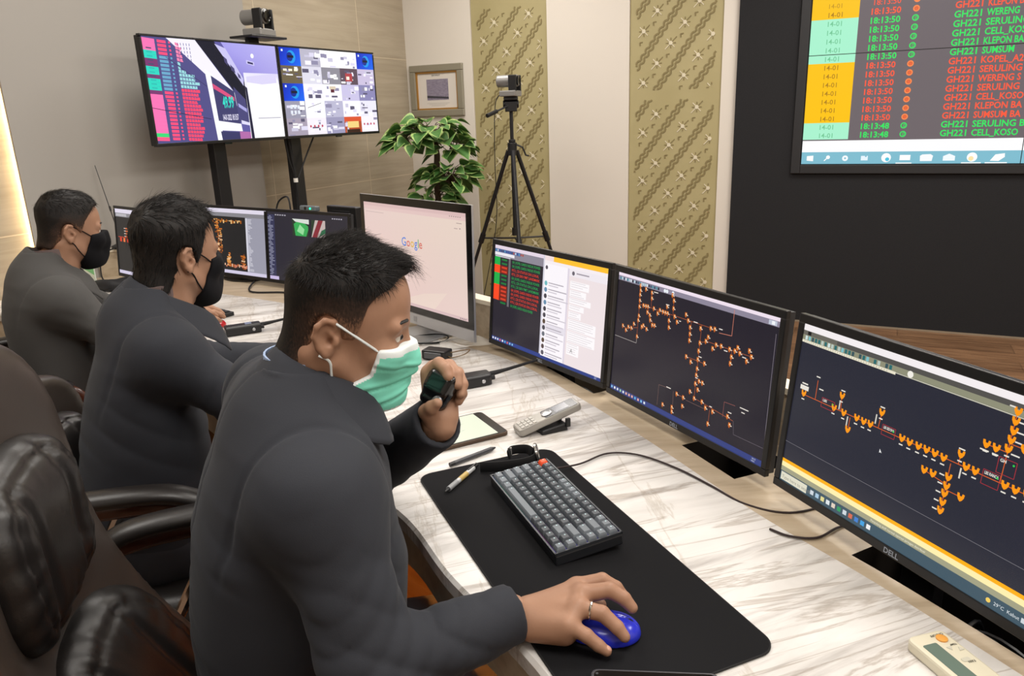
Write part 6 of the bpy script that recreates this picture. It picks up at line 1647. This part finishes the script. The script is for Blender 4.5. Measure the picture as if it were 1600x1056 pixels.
# charger / clip with wire loop
cg = thing('pager', 'small black clip-on device with a wire loop behind the raised hand', 'device', M=flat_M((-.235, 2.245, DT), -25))
m = MB(); m.box((0, 0, .016), (.085, .05, .03)); m.build('case', BLK, cg, bevel=.005)
m = MB(); m.box((.0, -.027, .016), (.06, .006, .02)); m.build('belt_clip', mat('clip_grey', '#5a5b5e', .35, metal=.5), cg, bevel=.002)
m = MB(); m.tube([Vector(q) for q in catmull([(.042, .01, .02), (.075, .03, .025), (.10, .03, .03), (.095, .005, .022), (.06, -.01, .012), (.042, -.005, .012)], 6)], .0018, 6); m.build('wire_loop', mat('loop_tan', '#6a5334', .5), cg, smooth=True)
# cable coil and clear bag at the foot of the all-in-one computer
m = MB(); cc_ = Vector((-.30, 2.44, .7545))
m.tube([cc_+Vector((.085*math.cos(t)*(1+.05*math.sin(3*t)), .05*math.sin(t), .004*math.sin(2*t)+.003)) for t in [2*PI*k/40 for k in range(40)]], .0024, 6, closed=True)
m.tube([Vector(q) for q in catmull([(-.40, 2.46, .756), (-.33, 2.40, .757), (-.24, 2.40, .757), (-.17, 2.44, .757)], 6)], .0022, 6)
tag(m.build('coiled_cable', RUBB, smooth=True), 'black cable coiled at the foot of the silver desktop computer', 'cable')
nzb = Noise(5, 9, 55.)
g = []
for i in range(26):
    rw = []
    for j in range(18):
        x = -.085+.17*i/25; y = -.06+.12*j/17; hh = .016*max(0, 1-(x/.09)**2-(y/.065)**2)+.004
        z = hh+float(nzb(np.array([[x, y, .1]], f4))[0])*.004*(hh/.01)
        rw.append((x, y, max(z, .001)))
    g.append(rw)
m = MB(); m.grid(g); bg = m.build('plastic_bag', mat('clear_film', '#f2f0ea', .12, spec=.6, alpha=.42), smooth=True); bg.matrix_world = flat_M((-.155, 2.40, DT), 10)
tag(bg, 'crumpled clear plastic bag beside the foot of the silver desktop computer', 'plastic bag')
# tablet and stylus
tb = Vector((-.014, 1.640, DT)); h2 = 208.
tM = Matrix.Translation(tb) @ Matrix.Rotation(R(h2), 4, 'Z')
t_ = thing('tablet', 'tablet in a brown case with a bright pale screen on the marble', 'tablet', M=tM)
TL, TWd = .235, .150
m = MB(); m.prism([(x+TL/2, y-TWd/2) for x, y in rrect(TL, TWd, .012, 5)], 0, .009); m.build('case', mat('tablet_case', '#4e3b2a', .5), t_, bevel=.002)
m = MB(); m.prism([(x+TL/2, y-TWd/2) for x, y in rrect(TL-.006, TWd-.006, .010, 5)], .009, .0096); m.build('bezel', mat('tablet_bezel', '#1c1a1a', .2), t_)
s = Screen(TL-.036, TWd-.014); s.rect(0, 0, s.W, s.H, '#f1f6dc')
for i in range(3): s.line((.05+.03*i, .045+.015*i), (.09+.03*i, .05+.015*i), .0008, '#9ab09a'); s.line((.06+.02*i, .08), (.075+.02*i, .083), .0008, '#a8b8a8')
q = s.build('screen', t_, (.026, -.007-(TWd-.014), .0098), 1.0); q.rotation_euler = (R(-90), 0, 0)
sa, sb = Vector((-.143, 1.480, .7565)), Vector((-.046, 1.560, .7565))
so2 = thing('stylus', 'dark grey stylus lying on the marble between the tablet and the black mat', 'stylus', M=flat_M(sa, math.degrees(math.atan2(sb.y-sa.y, sb.x-sa.x))))
L_ = (sb-sa).length
m = MB(); m.cyl((.012, 0, 0), (L_-.012, 0, 0), .0052, n=14); m.build('barrel', mat('stylus_grey', '#3c3d40', .4), so2, smooth=True)
m = MB(); m.cyl((L_-.012, 0, 0), (L_, 0, 0), .0052, .0015, n=14); m.build('tip', DARKG, so2); m = MB(); m.cyl((0, 0, 0), (.012, 0, 0), .005, n=14); m.build('button_end', BLK, so2)
# pen
pa, pb2 = Vector((-.143, 1.353, PT+.0062)), Vector((-.084, 1.468, PT+.0062))
pn = thing('pen', 'clear ballpoint pen with a yellow label on the black mat', 'pen', M=flat_M(pa, math.degrees(math.atan2(pb2.y-pa.y, pb2.x-pa.x))))
L_ = (pb2-pa).length
m = MB(); m.cyl((0, 0, 0), (.012, 0, 0), .0012, .0035, n=12); m.build('tip', DARKG, pn)
m = MB(); m.cyl((.012, 0, 0), (.045, 0, 0), .0056, n=14); m.build('grip', mat('pen_grip', '#8d9093', .5), pn, smooth=True)
m = MB(); m.cyl((.045, 0, 0), (L_-.016, 0, 0), .0054, n=14); m.build('barrel', mat('pen_barrel', '#b5b7b8', .2), pn, smooth=True)
m = MB(); m.cyl((.055, 0, 0), (.085, 0, 0), .0056, n=14); m.build('label', mat('pen_yellow', '#b59c5a', .4), pn, smooth=True)
m = MB(); m.cyl((L_-.016, 0, 0), (L_, 0, 0), .004, n=12); m.box((L_-.02, 0, .006), (.035, .003, .0015)); m.build('clip', BLK, pn)
# wrist watch, strap open on the mat
wt = thing('wrist_watch', 'wrist watch with a black strap lying open behind the keyboard', 'watch', M=flat_M((-.022, 1.486, PT), 12))
m = MB(); pts = catmull([(-.062, -.030, .0125), (-.02, -.038, .0125), (.035, -.036, .0125), (.064, -.022, .014)], 6); m.tube([Vector(q) for q in pts], .012, 10, flat=.22, up=(.3, -1, .0)); m.build('strap', RUBB, wt, smooth=True)
m = MB(); pts = catmull([(.060, .0, .016), (.048, .018, .018), (.018, .020, .018), (.006, .004, .016)], 6); m.tube([Vector(q) for q in pts], .011, 10, flat=.22, up=(0, 1, 0)); m.build('buckle_strap', RUBB, wt, smooth=True)
m = MB(); m.box((.012, .016, .018), (.009, .004, .018)); m.build('buckle', mat('buckle_steel', '#d8d8d6', .25, metal=.7), wt, bevel=.001)
Mx = Matrix.Rotation(R(75), 3, 'Y') @ Matrix.Rotation(R(10), 3, 'X')
m = MB(); m.lathe([(.018, -.004), (.021, -.002), (.021, .002), (.018, .004)], (.066, -.012, .021), 28, Mx); wc = m.build('watch_case', mat('watch_steel', '#c9cac8', .2, metal=.9), wt, smooth=True)
m = MB(); m.lathe([(.0165, .0042), (.0165, .0046)], (.066, -.012, .021), 28, Mx); m.build('dial', mat('dial_dark', '#33362f', .15), wc)
# cordless phone on its cradle
pA, pB = Vector((.002, 1.640, .760)), Vector((.152, 1.698, .803)); dv = (pB-pA).normalized(); sd = Vector((dv.y, -dv.x, 0)).normalized(); nn = sd.cross(dv)
cp = thing('cordless_phone', 'silver cordless telephone handset resting tilted on a small black cradle', 'telephone', M=basis(pA, dv, -sd, nn if nn.z > 0 else -nn))
PL = (pB-pA).length
m = MB(); m.prism([(x+PL/2, y) for x, y in rrect(PL, .048, .010, 5)], -.010, .008); m.build('handset', mat('phone_silver', '#a9a6a0', .35, metal=.5), cp, bevel=.004)
m = MB(); m.prism([(x+PL*.70, y) for x, y in rrect(PL*.52, .040, .006, 4)], .008, .0088); m.build('front_panel', mat('phone_dark', '#34343a', .2), cp)
m = MB(); m.prism([(x+PL*.72, y) for x, y in rrect(PL*.22, .030, .002, 3)], .0088, .0092); m.build('display', mat('phone_lcd', '#4e4f5c', .15), cp)
m = MB(); m.lathe([(.013, .0088), (.013, .0105), (.009, .0112), (.008, .010)], (PL*.50, 0, 0), 20); m.build('navigation_key', SILV, cp, smooth=True)
for i in range(4):
    for j in range(3):
        m = MB(); m.box((PL*.07+.0105*i+.003, -.0125+.0125*j, .0088), (.0078, .0098, .0018)); m.build('key', mat('phone_key', '#bdbab4', .4), cp, bevel=.0005)
ck = thing('phone_cradle', 'small black cradle under the silver cordless telephone', 'cradle', M=flat_M((.085, 1.662, DT), 24))
m = MB(); m.loft([[(-.035, -.022, 0), (.035, -.022, 0), (.035, .022, 0), (-.035, .022, 0)], [(-.032, -.02, .010), (.032, -.02, .018), (.032, .02, .018), (-.032, .02, .010)]]); m.build('cradle_base', BLK, ck, bevel=.003)
m = MB(); m.box((.034, -.022, .020), (.012, .008, .022)); m.box((.034, .022, .020), (.012, .008, .022)); m.build('cradle_rest', BLK, ck, bevel=.002)
# air-conditioner remote
r0 = Vector((.525, .872, DT)); rh_ = -75.
RM = Matrix.Translation(r0) @ Matrix.Rotation(R(rh_), 4, 'Z')
rc = thing('remote_control', 'cream air conditioner remote control with a grey display, at the lower right corner', 'remote control', M=RM)
RL, RW = .150, .060
m = MB(); m.prism([(x+RL/2, y+RW/2) for x, y in rrect(RL, RW, .010, 5)], 0, .018); m.build('case', mat('remote_cream', '#d9d3bd', .45), rc, bevel=.004)
m = MB(); m.prism([(x+.062, y+.0185) for x, y in rrect(.080, .022, .002, 3)], .0178, .0186); m.build('display', mat('remote_lcd', '#66786e', .2), rc)
m = MB(); m.lathe([(.0075, .017), (.0075, .020), (.006, .0206)], (.018, .043, 0), 18); m.build('power_button', mat('remote_orange', '#e3a04a', .4), rc, smooth=True)
for x, y, w_ in ((.036, .039, .008), (.042, .051, .008)):
    m = MB(); m.prism([(x+w_*.6*math.cos(2*PI*k/3+(0 if y < .045 else PI)), y+w_*.6*math.sin(2*PI*k/3+(0 if y < .045 else PI))) for k in range(3)], .0176, .0192); m.build('temperature_button', mat('remote_btn', '#c9c6b6', .4), rc, bevel=.0006)
m = MB(); m.prism([(x+.060, y+.041) for x, y in rrect(.007, .013, .003, 4)], .0176, .0190); m.build('fan_button', mat('remote_btn', '#c9c6b6', .4), rc, bevel=.0006)
m = MB()
for t_x, x, y, h_ in (('ON/OFF', .0075, .053, .0042), ('TEMP', .030, .054, .0032), ('FAN', .063, .051, .0042)):
    v, f, w_, _ = text_geo(t_x, .02); sc = h_/.72
    m.add([(x+p[1]*sc, y-p[0]*sc, .01845) for p in v], f)
m.build('lettering', mat('remote_ink', '#5a584e', .6), rc)
# smartphone at the bottom edge
ph = thing('smartphone', 'black smartphone lying face up at the bottom edge of the black mat', 'phone', M=flat_M((.168, .792, PT), -6))
m = MB(); m.prism(rrect(.166, .080, .010, 6), 0, .009); m.build('case', mat('phone_case', '#3a3a3e', .4), ph, bevel=.002)
m = MB(); m.prism(rrect(.158, .072, .008, 6), .009, .0094); m.build('glass', BLKG, ph)
m = MB(); m.lathe([(.002, .0094), (.002, .0096)], (-.075, .03, 0), 10); m.build('camera_lens', DARKG, ph)
# far desk: red mouse, keyboard, black pouch
wA = manA.matrix_world @ Vector(wrR-np.array((.03, 0, .004)))
hA = 32.+handA_ax; rp = wA+Vector((math.cos(R(hA)), math.sin(R(hA)), 0))*.115
rm = thing('mouse', 'red computer mouse under the right hand of the farthest man', 'mouse', M=flat_M((rp.x, rp.y, DT), hA))
npmesh('shell', [surf(mouse_fn, (-.065, -.04, -.004), (.065, .04, .045), .003)], mat('red_gloss', '#b8202a', .3, coat=.4), rm)
m = MB(); m.lathe([(.0095, -.0035), (.011, 0), (.0095, .0035)], (.032, 0, .0165), 16, Matrix.Rotation(R(90), 3, 'X')); m.build('scroll_wheel', RUBB, rm, smooth=True)
kf = thing('keyboard', 'slim black keyboard on the far desk beyond the red mouse', 'keyboard', M=flat_M((-1.30, 2.97, DT), -38))
m = MB(); m.box((0, 0, .008), (.44, .13, .016)); m.build('case', BLK, kf, bevel=.003)
for r_ in range(5):
    for k_ in range(14):
        if r_ == 0 and k_ == 0:
            m = MB(); m.box((0, 0, .002), (.026, .019, .004)); fk = m.build('key', DARKG, None); ob = fk
        else: ob = fk.copy(); COL.objects.link(ob)
        ob.parent = kf; ob.location = (-.195+.03*k_, .045-.0225*r_, .016)
nzp = Noise(9, 9, 60.)
pp = thing('pouch', 'crumpled black pouch lying on the desk below the antenna', 'pouch', M=flat_M((-1.845, 3.47, DT), -20))
v, F = surf(lambda P: smax(smin(ell(P, (0, 0, .02), (.10, .06, .035)), ell(P, (.05, .02, .03), (.05, .04, .03)), .03)+nzp(P)*.006, .001-P[:, 2], .004), (-.14, -.1, -.01), (.14, .1, .09), .006)
npmesh('fabric', [(v, F)], mat('pouch_cloth', '#1b1c20', .7), pp)
m = MB(); m.tube([Vector(q) for q in catmull([(.06, -.03, .02), (.02, -.09, .004), (.09, -.11, .004), (.14, -.06, .004)], 6)], .003, 6); m.build('strap', RUBB, pp, smooth=True)

cdp = thing('desk_card', 'small green and white upright card on the far desk behind the farthest man', 'card', M=flat_M((-1.965, 3.50, DT), -38))
m = MB(); m.box((0, 0, .003), (.10, .05, .006)); m.build('card_base', WHTP, cdp, bevel=.001)
m = MB(); m.box((0, 0, .106), (.105, .004, .20), mi=0); m.quad((-.05, -.0024, .09), (.05, -.0024, .07), (.05, -.0024, .16), (-.05, -.0024, .19), 1); m.build('card_print', [mat('card_white', '#e6efe2', .5), mat('card_green', '#7fd08c', .5)], cdp)
